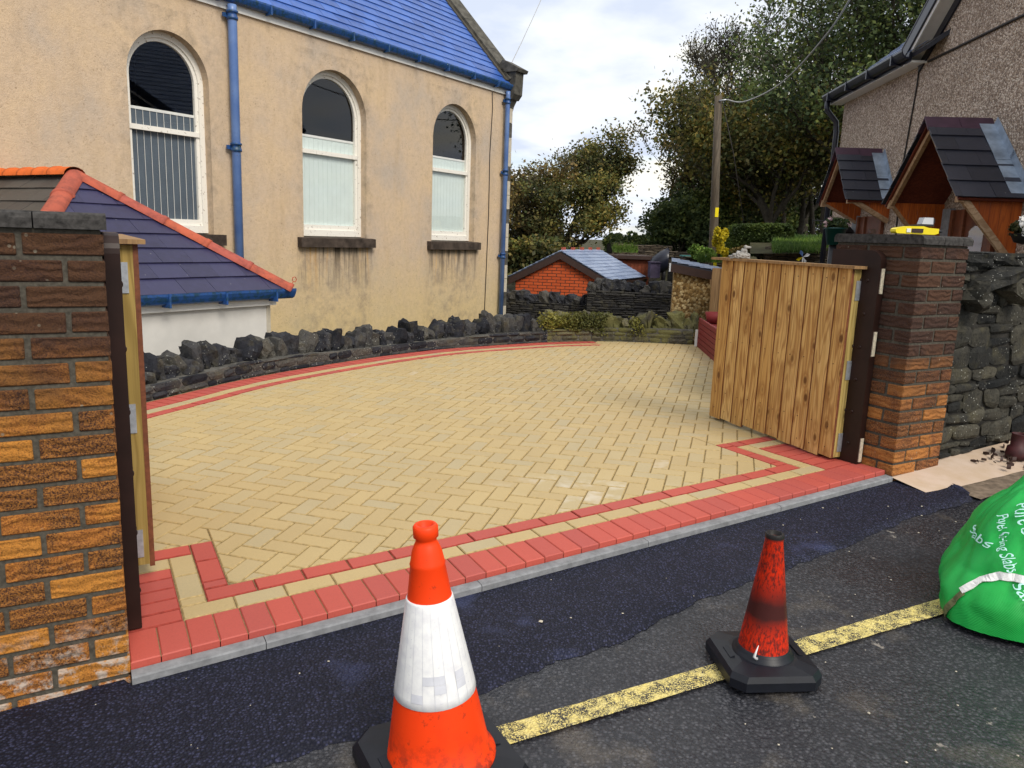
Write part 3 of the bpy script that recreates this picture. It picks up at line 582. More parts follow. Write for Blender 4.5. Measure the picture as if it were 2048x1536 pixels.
# ------------------------------------------------------------------ driveway
U0 = 4.06; BB = 0.1015
def make_drive():
    rnd = random.Random(7)
    inner = [cw(s, 0, -0.405) for s in fr(0, CL[-1], 130)]
    s_end = next(s for s in fr(0, CL[-1], 400) if cur(s)[0].x > 1.05)
    outer = [cw(s, 0, 0.03) for s in fr(0, CL[-1], 130)]
    ring = [uvp(-1.6, 0.75), uvp(0.0, 0.75), uvp(0.0, 0.002), uvp(4.152, 0.002), uvp(4.152, 0.6), uvp(4.62, 0.65), uvp(4.72, 1.8), uvp(7.75, 4.75)] + outer[::-1]
    bm = bmesh.new(); bv = [bm.verts.new((p.x, p.y, 0)) for p in ring]
    es = [bm.edges.new((bv[i], bv[(i + 1) % len(bv)])) for i in range(len(bv))]
    bmesh.ops.triangle_fill(bm, use_beauty=True, edges=es)
    for k in range(34):
        n = Vector((CA, SA, 0)); bmesh.ops.bisect_plane(bm, geom=bm.verts[:] + bm.edges[:] + bm.faces[:], plane_co=uvp(-3 + 0.33 * k, 0), plane_no=n)
    for k in range(28):
        bmesh.ops.bisect_plane(bm, geom=bm.verts[:] + bm.edges[:] + bm.faces[:], plane_co=uvp(0, 0.12 + 0.25 * k), plane_no=WV)
    for v in bm.verts: v.co.z = zs(*to_uv(v.co.x, v.co.y)) - 0.007
    bmesh.ops.recalc_face_normals(bm, faces=bm.faces)
    me = bpy.data.meshes.new('driveway'); bm.to_mesh(me); bm.free(); me.materials.append(MAT['sand'])
    if me.polygons[0].normal.z < 0: me.flip_normals()
    drive = bpy.data.objects.new('driveway', me); col.objects.link(drive)
    tag(drive, 'block paved driveway of yellow pavers with red and yellow border bands', None, None, 'structure')
    jz = lambda: rnd.uniform(-0.0012, 0.0012)
    def prism(poly, dz, mb):
        poly = tidy(inset(poly, 0.0022))
        if len(poly) < 3 or area(poly) < 0.0006: return None
        top = inset(poly, 0.0048); n = len(poly)
        z = lambda p, h: zs(*p) + h + dz
        vs = [uvp(*p, z(p, -0.02)) for p in poly] + [uvp(*p, z(p, -0.0035)) for p in poly] + [uvp(*p, z(p, 0)) for p in top]
        fs = [tuple(range(2 * n, 3 * n))]
        for i in range(n):
            j = (i + 1) % n; fs += [(i, j, n + j, n + i), (n + i, n + j, 2 * n + j, 2 * n + i)]
        mb.tops = getattr(mb, 'tops', []) + [len(mb.f)]; mb.add(vs, fs); return mb
    def deep(poly, dz, mb):    # front soldiers show their front face
        poly = inset(poly, 0.0018); top = inset(poly, 0.004); n = len(poly)
        vs = [uvp(*p, zs(*p) - 0.055) for p in poly] + [uvp(*p, zs(*p) - 0.004 + dz) for p in poly] + [uvp(*p, zs(*p) + dz) for p in top]
        fs = [tuple(range(2 * n, 3 * n))]
        for i in range(n):
            j = (i + 1) % n; fs += [(i, j, n + j, n + i), (n + i, n + j, 2 * n + j, 2 * n + i)]
        mb.tops = getattr(mb, 'tops', []) + [len(mb.f)]; mb.add(vs, fs); return mb
    def lay(q, nm, m, sides=True):
        if not q: return None
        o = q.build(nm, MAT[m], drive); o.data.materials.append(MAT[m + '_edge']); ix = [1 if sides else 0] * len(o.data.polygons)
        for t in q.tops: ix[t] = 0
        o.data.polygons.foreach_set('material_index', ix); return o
    rect = lambda a, b, c, d: [(a, c), (b, c), (b, d), (a, d)]
    red = []; yel = []
    n = 41
    for i in range(n):
        o = deep(rect(i * BB, min((i + 1) * BB, 4.15), 0.0, 0.2), jz(), MB()); lay(o, 'red_paver', 'pav_r', False)
    def run(a, b, c, d, lst, first=0.2):
        u = a; w = first
        while u < b - 1e-6:
            e = min(u + w, b)
            if b - e < 0.04: e = b
            lst.append(rect(u, e, c, d)); u = e; w = 0.203
    def runv(a, b, c, d, lst, first=0.2):
        v = c; w = first
        while v < d - 1e-6:
            e = min(v + w, d)
            if d - e < 0.035: e = d
            lst.append(rect(a, b, v, e)); v = e; w = 0.203
    tl, tr = 0.855, 0.945
    run(0.2, U0 - 0.2, 0.2, 0.3, yel); run(0.3, U0 - 0.3, 0.3, 0.4, red, 0.2)
    runv(0.2, 0.3, 0.3, tl - 0.1, yel, 0.06); runv(0.3, 0.4, 0.4, tl, red, 0.06)
    red += [rect(0.0, 0.2, 0.2 + k * 0.0909, 0.2 + (k + 1) * 0.0909) for k in range(5)]
    red[:] = [r for r in red]
    run(0.0, 0.2, tl - 0.2, tl - 0.1, yel); run(0.0, 0.3, tl - 0.1, tl, red, 0.06)
    runv(U0 - 0.3, U0 - 0.2, 0.3, tr - 0.1, yel, 0.06); runv(U0 - 0.4, U0 - 0.3, 0.4, tr, red, 0.06)
    v = 0.2
    while v < tr - 0.2 - 0.02: red.append(rect(U0 - 0.2, U0 + 0.09, v, min(v + BB, tr - 0.2))); v += BB
    run(U0 - 0.2, 4.15, tr - 0.2, tr - 0.1, yel); run(U0 - 0.3, 4.15, tr - 0.1, tr, red, 0.1)
    # left column of red blocks in courses of one
    for p in red: 
        q = prism(p, jz(), MB()); lay(q, 'red_paver', 'pav_r')
    for p in yel:
        q = prism(p, jz(), MB()); lay(q, 'yellow_paver', 'pav_y')
    nyel = len(yel)
    # border along the curve
    s = 2.2; k = 0
    def quad(s0, s1, d0, d1): return [to_uv(*cw(s0, 0, -d1).to_2d()), to_uv(*cw(s1, 0, -d1).to_2d()), to_uv(*cw(s1, 0, -d0).to_2d()), to_uv(*cw(s0, 0, -d0).to_2d())]
    while s < s_end:
        q = prism(quad(s, s + BB, 0.0, 0.2), jz(), MB()); lay(q, 'red_paver', 'pav_r')
        if k % 2 == 0:
            q = prism(quad(s, s + 2 * BB, 0.2, 0.3), jz(), MB()); lay(q, 'yellow_paver', 'pav_y'); nyel += 1
            q = prism(quad(s, s + 2 * BB, 0.3, 0.4), jz(), MB()); lay(q, 'red_paver', 'pav_r')
        s += BB; k += 1
    # herringbone field, laid at 45 degrees
    q2 = 0.70710678; blocks = []
    def hv(h, d): return ((h + d) * q2 * BB + 0.44, (d - h) * q2 * BB + 0.39)
    for a in range(-60, 130):
        for bb in range(-40, 40):
            for typ in (0, 1):
                h, d = a + 2 * bb, a - 2 * bb
                if typ == 0: c = [(h, d), (h + 2, d), (h + 2, d + 1), (h, d + 1)]
                else: c = [(h, d + 1), (h + 1, d + 1), (h + 1, d + 3), (h, d + 3)]
                poly = [hv(*x) for x in c]; cu = sum(p[0] for p in poly) / 4; cv = sum(p[1] for p in poly) / 4
                if cv < 0.25 or cv > 7.5 or cu < -2.6 or cu > 8.0: continue
                P = uvp(cu, cv)
                i = min(range(len(inner) - 1), key=lambda i: (inner[i] - P).length_squared); i = min(max(i, 1), len(inner) - 2)
                on_border = cur(CL[-1] * i / 130)[0].x < 1.05
                bl = inner if on_border else outer
                t = (bl[i + 1] - bl[i - 1]).normalized(); a2 = to_uv(OX - t.y, OY + t.x); c0 = to_uv(bl[i].x, bl[i].y)
                if (P - bl[i]).length < 0.5 or (P - bl[i]).dot(Vector((-t.y, t.x, 0))) > 0:
                    poly = clip(poly, a2[0], a2[1], a2[0] * c0[0] + a2[1] * c0[1])
                if len(poly) < 3: continue
                poly = clip(poly, 0, -1, -0.4)                               # behind the front bands
                poly = clip(poly, 1, -1.18, 4.72 - 1.8 * 1.18 + 0.86) if cv > 1.8 else clip(poly, 1, 0, 4.60)
                parts = []
                if len(poly) < 3: continue
                if cu < 0.6 and cv < tl + 0.2:
                    parts = [clip(poly, -1, 0, -0.4), clip(clip(poly, 1, 0, 0.4), 0, -1, -tl)]
                elif cu > U0 - 0.6 and cv < tr + 0.2:
                    parts = [clip(poly, 1, 0, U0 - 0.4), clip(clip(poly, -1, 0, -(U0 - 0.4)), 0, -1, -tr)]
                else: parts = [poly]
                if cu < 0 and cv < 0.95: parts = [clip(pp, 0, -1, -0.9) for pp in parts if len(pp) >= 3]
                for pp in parts:
                    pp = tidy(pp)
                    if len(pp) >= 3 and area(pp) > 0.0006:
                        vis = P.length if P.y > 0.5 and 0.10 < (P.x / P.y + 0.52) and P.x / P.y < 0.30 else P.length + 30
                        blocks.append((vis - 2.5 * (area(pp) > 0.01), pp))
    blocks.sort(key=lambda b: b[0]); rest = MB(); cnt = nyel
    for d, pp in blocks:
        if cnt < 300:
            q = prism(pp, jz(), MB())
            if q: lay(q, 'yellow_paver', 'pav_y'); cnt += 1
        else: prism(pp, jz(), rest)
    tag(lay(rest, 'yellow_pavers_beyond', 'pav_y'), None, None, None, 'stuff')
    # pin kerb
    u = 0.0; first = 0.46
    while u < 4.15:
        e = min(u + first, 4.152); first = 0.914
        b = MB(); L_ = lambda uu, v, h: uvp(uu, v, zs(uu, 0) + h)
        a, c = u + 0.0015, e - 0.0015
        prof = [(-0.0035, -0.13), (-0.0035, -0.026), (-0.048, -0.028), (-0.053, -0.034), (-0.053, -0.13)]
        b.prism([L_(a, v, h) for v, h in prof], L_(c, 0, 0) - L_(a, 0, 0)); b.build('kerb_stone', MAT['kerb'], drive); u = e
    return drive
DRIVE = make_drive()

# ------------------------------------------------------------------ brick gate pillars
def pillar(u0, v0, sg, ztop, ncourse, m, label):
    """corner at (u0, v0); sg = +1 the body runs to +u, -1 to -u"""
    W, D, C, J = 0.46, 0.581, 0.0815, 0.0165; bl, bh, bw = 0.2215, 0.066, 0.105
    e1, e2, e3 = WU * sg, WV, Vector((0, 0, 1)); C0 = uvp(u0, v0, 0)
    root = empty('brick_pillar', C0 + e1 * W / 2 + e2 * D / 2 + e3 * (ztop - ncourse * C), label, 'pillar', 'brick gate pillars')
    P = lambda a, b, z: C0 + e1 * a + e2 * b + e3 * z
    core = MB(); d = 0.007; z0, z1 = ztop - ncourse * C - 0.35, ztop + 0.002
    core.hexa([P(d, d, z0), P(W - d, d, z0), P(W - d, D - d, z0), P(d, D - d, z0), P(d, d, z1), P(W - d, d, z1), P(W - d, D - d, z1), P(d, D - d, z1)]); core.build('mortar', MAT['mortar'], root)
    rnd = random.Random(u0 * 10 + 3)
    def brick(a0, a1, b0, b1, k):
        z = ztop - (k + 0.5) * C - 0.004; me = bevbox(a1 - a0, b1 - b0, bh, 0.0035, m, 0.0012, rnd.randrange(5))
        c = P((a0 + a1) / 2, (b0 + b1) / 2, z) + Vector((rnd.uniform(-.0012, .0012), rnd.uniform(-.0012, .0012), rnd.uniform(-.001, .001)))
        r = Matrix.Rotation(rnd.uniform(-0.006, 0.006), 3, 'Z') @ Matrix.Rotation(rnd.uniform(-0.008, 0.008), 3, 'Y')
        place('brick', me, frame4(c, r @ e1, r @ e2 * sg if False else r @ e2, r @ e3), root)
    for k in range(ncourse):
        if k % 2 == 0:
            brick(0, bl, 0, bw, k); brick(bl + J, W, 0, bw, k); brick(0, bw, bw + J, bw + J + bl, k); brick(0, bw, bw + 2 * J + bl, D, k)
            brick(W - bw, W, bw + J, bw + J + bl, k); brick(W - bw, W, bw + 2 * J + bl, D, k)
        else:
            brick(0, bw, 0, bl, k); brick(bw + J, bw + J + bl, 0, bw, k); brick(bw + 2 * J + bl, W, 0, bl, k)
            brick(0, bw, bl + J, 2 * bl + J, k); brick(0, bw, 2 * bl + 2 * J, D, k); brick(W - bw, W, bl + J, D, k)
    # rounded coping bricks
    a = -0.012; xs = [a, 0.19, 0.372, W + 0.012]
    for i in range(3):
        x0, x1 = xs[i] + 0.002, xs[i + 1] - 0.002; b = MB(); h = 0.056
        prof = [(-0.014, 0.004), (-0.014, h - 0.022), (-0.008, h - 0.008), (0.008, h), (D - 0.01, h), (D + 0.006, h - 0.008), (D + 0.012, h - 0.022), (D + 0.012, 0.004)]
        loop = [P(x0, y, ztop + z) for y, z in prof]
        if sg < 0: loop = loop[::-1]
        b.prism(loop, e1 * (x1 - x0)); b.build('coping_brick', MAT['coping'], root)
    return root
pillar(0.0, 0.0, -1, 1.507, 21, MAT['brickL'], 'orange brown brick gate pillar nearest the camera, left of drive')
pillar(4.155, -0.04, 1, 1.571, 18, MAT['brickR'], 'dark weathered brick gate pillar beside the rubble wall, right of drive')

# ------------------------------------------------------------------ steel plates and timber gates
def steel_plate(u0, sg, ztop, v0, v1, label, zb):
    root = empty('gate_post', uvp(u0, (v0 + v1) / 2, zb), label, 'gate post', 'steel gate posts')
    pts = []; r = 0.07
    for v, z in ((v0, zb), (v1, zb), (v1, ztop)): pts.append((v, z))
    for k in range(7):
        a = math.pi / 2 + k * math.pi / 12; pts.append((v0 + r + r * math.cos(a), ztop - r + r * math.sin(a)))
    b = MB(); loop = [uvp(u0, v, z) for v, z in pts]
    if sg > 0: loop = loop[::-1]
    b.prism(loop, WU * (0.05 * sg)); b.build('plate', MAT['steel'], root)
    for k in range(6):
        z = zb + 0.12 + k * (ztop - zb - 0.3) / 5
        for v in (v0 + 0.075, v0 + 0.125 if k % 2 else v0 + 0.15):
            c = MB(); pts = [uvp(u0 + sg * (0.05 + t), v, z) for t in (-0.002, 0.004, 0.007)]; c.tube(pts, [0.011, 0.011, 0.005], 8); c.build('bolt', MAT['steel'], root)
    for z in ((ztop - 0.18, ztop - 0.56, zb + 0.09) if sg < 0 else ()):
        c = MB(); c.box(uvp(u0 + sg * 0.025, v0 - 0.003, z), WU * 0.013, WV * 0.003, (0, 0, 0.075)); c.build('hinge_leaf', MAT['rust_hinge'], root)
    return root
steel_plate(0.004, 1, 1.50, 0.20, 0.50, 'dark brown steel gate post fixed to the near orange brick pillar', zs(0, .3) + 0.003)
steel_plate(4.151, -1, 1.53, 0.17, 0.52, 'dark brown rounded steel gate post bolted to the dark right pillar', zs(4.1, .3) + 0.003)
def gate(hinge, free, zb, zt, nb, label, second=None):
    hu, hv_ = hinge; fu, fv_ = free; A = uvp(hu, hv_, 0); B_ = uvp(fu, fv_, 0); L_ = (B_ - A).length; t = (B_ - A).normalized(); nrm = Vector((-t.y, t.x, 0))   # nrm points to -u
    root = empty('timber_gate', A + (B_ - A) * 0.5 + Vector((0, 0, zb)), label, 'gate', 'timber gates')
    P = lambda a, n, z: A + t * a + nrm * n + Vector((0, 0, z))
    rnd = random.Random(int(hu * 10) + 2); w = L_ / nb
    sgn = 1 if hu > 2 else -1           # boards face the drive
    for i in range(nb):
        a0 = i * w - (0.012 if i else 0); a1 = (i + 1) * w; z0 = zb + rnd.uniform(-0.012, 0.008)
        n0, n1 = 0.018, 0.009
        b = MB(); q = [P(a0, 0.001, z0), P(a1, 0.001, z0), P(a1, sgn * n1, z0), P(a0, sgn * n0, z0)]
        if sgn < 0: q = [q[0], q[3], q[2], q[1]]
        b.hexa(q + [p + Vector((0, 0, zt - z0)) for p in q]); o = b.build('board', MAT['board'], root); o.data.materials.append(MAT['stain_shade_wood']); o.data.polygons[5 if sgn > 0 else 2].material_index = 1  # lap step coloured dark to draw the shade line between boards
    for z in (zb + 0.12, (zb + zt) / 2, zt - 0.10):
        b = MB(); b.box(P(L_ / 2, -sgn * 0.024, z), t * (L_ / 2 - 0.10), nrm * 0.022, (0, 0, 0.045)); b.build('rail', MAT['green_wood'], root)
    for a in (0.046, L_ - 0.046):
        b = MB(); b.box(P(a, -sgn * 0.041, (zb + zt) / 2), t * 0.046, nrm * 0.0395, (0, 0, (zt - zb) / 2 - 0.004)); b.build('stile', MAT['green_wood'], root)
    b = MB(); b.box(P(L_ / 2 + 0.03, -sgn * 0.025, zt + 0.010), t * (L_ / 2 + 0.065), nrm * 0.068, (0, 0, 0.009)); b.build('capping', MAT['grey_wood'], root)
    for z in (zb + 0.10, (zb + zt) / 2 - 0.03, zt - 0.13):
        b = MB(); b.tube([P(-0.006, -sgn * 0.078, z - 0.06), P(-0.006, -sgn * 0.078, z + 0.06)], 0.008, 8); b.box(P(-0.003, -sgn * 0.05, z), t * 0.002, nrm * 0.028, (0, 0, 0.06)); b.build('hinge', MAT['galv'], root)
    nm = MB()
    for i in range(nb):
        for z in (zb + 0.06, zb + 0.2, (zb + zt) / 2, zt - 0.06):
            for j in range(1):
                c = P((i + 0.55) * w + rnd.uniform(-.01, .01), sgn * 0.0145, z + rnd.uniform(-0.012, 0.012)); nm.tube([c - nrm * sgn * 0.004, c + nrm * sgn * 0.0008], 0.0034, 6)
    o = nm.build('nail_heads', MAT['barge'], root); o['kind'] = 'stuff'
    if second:
        su, sv, du, dv, s_top = second; a = uvp(su, sv, 0); bdir = (uvp(du, dv, 0) - a); n2 = 9
        for i in range(n2):
            b = MB(); c = a + bdir * ((i + 0.5) / n2); tt = bdir.normalized(); nn = Vector((-tt.y, tt.x, 0))
            b.box(c + Vector((0, 0, (zb + s_top) / 2)), tt * (bdir.length / n2 / 2 - 0.002), nn * (0.010 if i % 2 else 0.013), (0, 0, (s_top - zb) / 2)); b.build('folded_board', MAT['grey_wood'], root)
    return root
gate((4.045, 0.30), (4.19, 1.56), 0.225, 1.415, 10, 'open right timber gate of golden pine boards hinged on dark steel post')
gate((0.115, 0.56), (0.10, 1.80), 0.125, 1.455, 12, 'open left timber gate seen on edge behind the near brick pillar')

# ------------------------------------------------------------------ stone walls
def face_stone(F, s0, s1, z0, z1, m, root, rnd, bulge=0.03, n=3, jit=0.012, d0=0.0, gap=0.006, name='wall_stone', mb=None):
    """one squared rubble stone on a wall face; F(s, z, out)"""
    js = [rnd.uniform(-jit, jit) for _ in range(8)]; off = rnd.uniform(0, 99); pr = rnd.uniform(0.2, 1.0) * bulge
    c = [(s0 + gap + js[0], z0 + gap + js[1]), (s1 - gap + js[2], z0 + gap + js[3]), (s1 - gap + js[4], z1 - gap + js[5]), (s0 + gap + js[6], z1 - gap + js[7])]
    nx = n + (2 if s1 - s0 > 2 * (z1 - z0) else 0); vs = []; fs = []; b = mb or MB()
    for j in range(n + 1):
        for i in range(nx + 1):
            x, y = i / nx, j / n
            s = (c[0][0] * (1 - x) + c[1][0] * x) * (1 - y) + (c[3][0] * (1 - x) + c[2][0] * x) * y
            z = (c[0][1] * (1 - x) + c[1][1] * x) * (1 - y) + (c[3][1] * (1 - x) + c[2][1] * x) * y
            e = min(x, 1 - x) * nx, min(y, 1 - y) * n; k = min(1, min(e)); rim = 0.0 if k < 0.5 else 1.0
            q = noise.noise(Vector((s * 9 + off, z * 9, off)))
            cx, cy = (s0 + s1) / 2, (z0 + z1) / 2
            corner = (x in (0, 1)) and (y in (0, 1))
            if corner: s += (cx - s) * 0.16; z += (cy - z) * 0.16
            vs.append(F(s, z, d0 + pr * (0.45 + 0.55 * rim) + rim * q * bulge * 0.7))
    for j in range(n):
        for i in range(nx): a = j * (nx + 1) + i; fs.append((a, a + 1, a + nx + 2, a + nx + 1))
    rimi = [i for i in range(nx + 1)] + [j * (nx + 1) + nx for j in range(1, n + 1)] + [n * (nx + 1) + i for i in range(nx - 1, -1, -1)] + [j * (nx + 1) for j in range(n - 1, 0, -1)]
    k = len(vs)
    for i in rimi:
        y, x = divmod(i, nx + 1); x /= nx; y /= n
        s = (c[0][0] * (1 - x) + c[1][0] * x) * (1 - y) + (c[3][0] * (1 - x) + c[2][0] * x) * y
        z = (c[0][1] * (1 - x) + c[1][1] * x) * (1 - y) + (c[3][1] * (1 - x) + c[2][1] * x) * y; vs.append(F(s, z, d0 - 0.03))
    for q in range(len(rimi)): fs.append((rimi[(q + 1) % len(rimi)], rimi[q], k + q, k + (q + 1) % len(rimi)))
    b.add(vs, fs)
    return b if mb else b.build(name, m, root)
def rubble(F, s0, s1, z0f, z1f, m, root, seed, hmin=0.07, hmax=0.17, wmin=0.12, wmax=0.42, bulge=0.04, n=3, stuff=None, limit=300, jit=0.014, gap=0.006):
    rnd = random.Random(seed); cnt = 0; rest = MB(); zmin = min(z0f(s) for s in (s0, s1, (s0 + s1) / 2)); zmax = max(z1f(s) for s in fr(s0, s1, 8)); z = zmin
    while z < zmax - 0.02:
        h = rnd.uniform(hmin, hmax); s = s0 - rnd.uniform(0, wmin)
        while s < s1:
            w = rnd.uniform(wmin, wmax); a, b = max(s, s0), min(s + w, s1); top = min(z + h, z1f((a + b) / 2)); bot = max(z, z0f((a + b) / 2))
            if b - a > 0.03 and top - bot > 0.02:
                two = h > 0.12 and rnd.random() < 0.3
                for lo, hi in (((bot, (bot + top) / 2), ((bot + top) / 2, top)) if two else ((bot, top),)):
                    if hi - lo < 0.02: continue
                    if stuff is None and cnt < limit: face_stone(F, a, b, lo, hi, m, root, rnd, bulge, n, jit, gap=gap); cnt += 1
                    else: face_stone(F, a, b, lo, hi, m, root, rnd, bulge, n, jit, gap=gap, mb=rest)
            s += w
        z += h
    if rest.v:
        o = rest.build('wall_stones_beyond' if stuff is None else 'wall_stones', m, root); o['kind'] = 'stuff'
def wall_core(F, s0, s1, z0f, z1f, th, root, m, n=20):
    b = MB(); vs = []
    for s in fr(s0, s1, n): vs += [F(s, z0f(s), -0.004), F(s, z1f(s), -0.004), F(s, z1f(s), -th), F(s, z0f(s), -th)]
    fs = [(0, 1, 2, 3), tuple(4 * n + k for k in (3, 2, 1, 0))]
    for i in range(n):
        for k in range(4): fs.append((4 * i + k, 4 * (i + 1) + k, 4 * (i + 1) + (k + 1) % 4, 4 * i + (k + 1) % 4))
    b.add(vs, fs); return b.build('wall_core', m, root)
def cope_row(F, s0, s1, ztop, m, root, seed, wmin, wmax, hmin, hmax, depth, dmid, lean=0.3, n=4, sink=0.04):
    rnd = random.Random(seed); s = s0
    while s < s1:
        w = rnd.uniform(wmin, wmax); h = rnd.uniform(hmin, hmax) * (1.25 if rnd.random() < 0.15 else 1)
        c = F(s + w / 2, 0, 0); t = (F(s + w / 2 + 0.02, 0, 0) - F(s + w / 2 - 0.02, 0, 0)).normalized(); o = (F(s + w / 2, 0, 1) - F(s + w / 2, 0, 0)).normalized()
        me = lump(m, w * 0.56, depth / 2, h * 0.56, rnd.uniform(0, 90), 0.36, n, rnd.uniform(0.3, 0.7), 1.5)
        a = rnd.uniform(-lean, lean * 0.5); rot = Matrix.Rotation(a, 3, o) @ Matrix.Rotation(rnd.uniform(-.25, .25), 3, 'Z')
        cc = F(s + w / 2, ztop(s + w / 2) + h / 2 - sink, dmid + rnd.uniform(-.03, .03)); z = Vector((0, 0, 1))
        place('coping_stone', me, frame4(cc, rot @ t, rot @ -o if t.cross(-o).z > 0 else rot @ o, rot @ z), root); s += w * rnd.uniform(0.80, 1.0)
# low wall round the back of the drive (near part with upright copings, far part mossy)
sM = next(s for s in fr(0, CL[-1], 400) if cur(s)[0].x > 0.45)
s_a = 2.0
Fd = lambda s, z, d: cw(s, z, 0.035 - d)
def low_wall(s0, s1, hgt, m, label, seed, mc):
    c = cur((s0 + s1) / 2)[0]; root = empty('stone_wall', cw((s0 + s1) / 2, cz((s0 + s1) / 2), 0.2), label, 'stone wall')
    zb = lambda s: cz(s) - 0.02; zt = lambda s: cz(s) + hgt(s)
    wall_core(Fd, s0, s1, lambda s: cz(s) - 0.9, lambda s: zt(s) - 0.006, 0.36, root, MAT['st_bed'], 40)
    rubble(Fd, s0, s1, zb, zt, m, root, seed, 0.035, 0.075, 0.10, 0.34, 0.022, 2, jit=0.006, gap=0.003)
    cope_row(Fd, s0, s1, zt, mc, root, seed + 1, 0.08, 0.17, 0.13, 0.25, 0.25, -0.21, 0.5, 4)
    return root
low_wall(s_a, sM, lambda s: 0.12 + 0.02 * math.sin(s * 1.7), MAT['st_cope'], 'low dark wall with upright coping stones curving along the drive', 21, MAT['st_cope'])
mossw = low_wall(sM, CL[-1] - 0.02, lambda s: 0.16 + 0.05 * (s - sM) / 2.3, MAT['st_moss'], 'low mossy wall closing the far end of the drive', 31, MAT['st_moss'])
# rubble wall right of the right pillar
def right_wall():
    F = lambda s, z, d: uvp(4.62 + s, 0.03 - d, z); root = empty('stone_wall', uvp(5.4, 0.2, zr(5.4, 0)), 'lichen spotted dark rubble wall right of the dark brick pillar', 'stone wall')
    top = lambda s: 1.50 - 0.02 * s + 0.02 * math.sin(s * 5); bot = lambda s: zr(4.62 + s, 0) + 0.045
    wall_core(F, -0.02, 4.5, lambda s: bot(s) - 0.3, lambda s: top(s) - 0.01, 0.42, root, MAT['st_core'], 20)
    rubble(F, 0.0, 4.4, bot, lambda s: top(s) - 0.05, MAT['st_near'], root, 55, 0.045, 0.14, 0.08, 0.32, 0.032, 4, jit=0.022, gap=0.002)
    rnd = random.Random(3); s = 0.0
    while s < 4.4:
        w = rnd.uniform(0.22, 0.5); me = lump(MAT['st_near'], w * 0.54, 0.25, 0.05, rnd.uniform(0, 99), 0.25, 4, 0.75)
        place('wall_stone', me, frame4(F(s + w / 2, top(s) - 0.02, -0.2), WU, WV, Vector((0, 0, 1))), root); s += w * 0.95
    # jutting broken stones high in the wall
    for i, (s, z, w, h, tl_) in enumerate([(0.33, 1.38, 0.40, 0.09, 0.25), (0.56, 1.32, 0.24, 0.13, -0.4), (0.15, 1.27, 0.15, 0.13, 0.9)]):
        me = lump(MAT['st_near'], w / 2, 0.11, h / 2, 40 + i, 0.4, 4, 0.6); r = Matrix.Rotation(tl_, 3, -WV)
        place('wall_stone', me, frame4(F(s, z, 0.03), r @ WU, WV, r @ Vector((0, 0, 1))), root)
right_wall()
def left_wall():
    F = lambda s, z, d: uvp(-0.50 - s, 0.04 - d, z); root = empty('stone_wall', uvp(-1.6, 0.2, zr(-1.6, 0)), 'rubble boundary wall running left from the near brick pillar', 'stone wall')
    F2 = lambda s, z, d: uvp(-4.0 + s, 0.04 - d, z)
    wall_core(F2, 0.0, 3.53, lambda s: -0.7, lambda s: 1.38, 0.42, root, MAT['st_core'], 10)
    rubble(F2, 0.0, 3.5, lambda s: -0.3, lambda s: 1.40, MAT['st_near'], root, 91, 0.09, 0.2, 0.16, 0.42, 0.04, 2, stuff=True)
left_wall()
def garden_wall():     # right side of the drive, behind the open gate
    a, b = uvp(4.66, 0.62), uvp(4.80, 1.9); pts = [uvp(4.66, 0.6), uvp(4.80, 1.85), uvp(7.70, 4.70)]
    root = empty('stone_wall', uvp(4.8, 1.9, 0.2), 'rubble side wall of the drive hidden behind the open golden gate', 'stone wall')
    for i in range(2):
        A, B_ = pts[i], pts[i + 1]; t = (B_ - A).normalized(); nn = Vector((-t.y, t.x, 0)); L_ = (B_ - A).length
        F = lambda s, z, d, A=A, t=t, nn=nn: A + t * s + nn * d + Vector((0, 0, z))
        wall_core(F, 0, L_, lambda s: -0.4, lambda s: 0.95, 0.3, root, MAT['st_core'], 8); rubble(F, 0, L_, lambda s: 0.13, lambda s: 0.97, MAT['st_dark'], root, 71 + i, 0.06, 0.14, 0.15, 0.4, 0.03, 2, stuff=True)
garden_wall()
def back_wall(x0, x1, Y0, Y1, ztop, zbot, label, seed, cope):
    A = at(x0, 600, Y0); A.z = 0; B_ = at(x1, 600, Y1); B_.z = 0; t = (B_ - A).normalized(); nn = Vector((t.y, -t.x, 0)); L_ = (B_ - A).length
    F = lambda s, z, d: A + t * s + nn * d + Vector((0, 0, z)); root = empty('stone_wall', F(L_ / 2, zbot, -0.2), label, 'stone wall')
    wall_core(F, 0, L_, lambda s: zbot - 0.4, lambda s: ztop - 0.005, 0.4, root, MAT['st_core'], 8)
    rubble(F, 0, L_, lambda s: zbot, lambda s: ztop, MAT['st_dark'], root, seed, 0.035, 0.07, 0.12, 0.40, 0.03, 2, stuff=True, jit=0.008, gap=0.004)
    if cope: cope_row(F, 0, L_, lambda s: ztop, MAT['st_cope'], root, seed + 3, 0.15, 0.26, 0.18, 0.28, 0.36, -0.2, 0.3, 3)
    return F
back_wall(985, 1178, 18.3, 17.4, 0.06, -0.7, 'lower dark dry stone wall below the orange brick shed', 101, True)
back_wall(1174, 1365, 17.2, 16.9, 0.42, -0.7, 'taller dark dry stone wall between orange shed and golden store', 111, True)

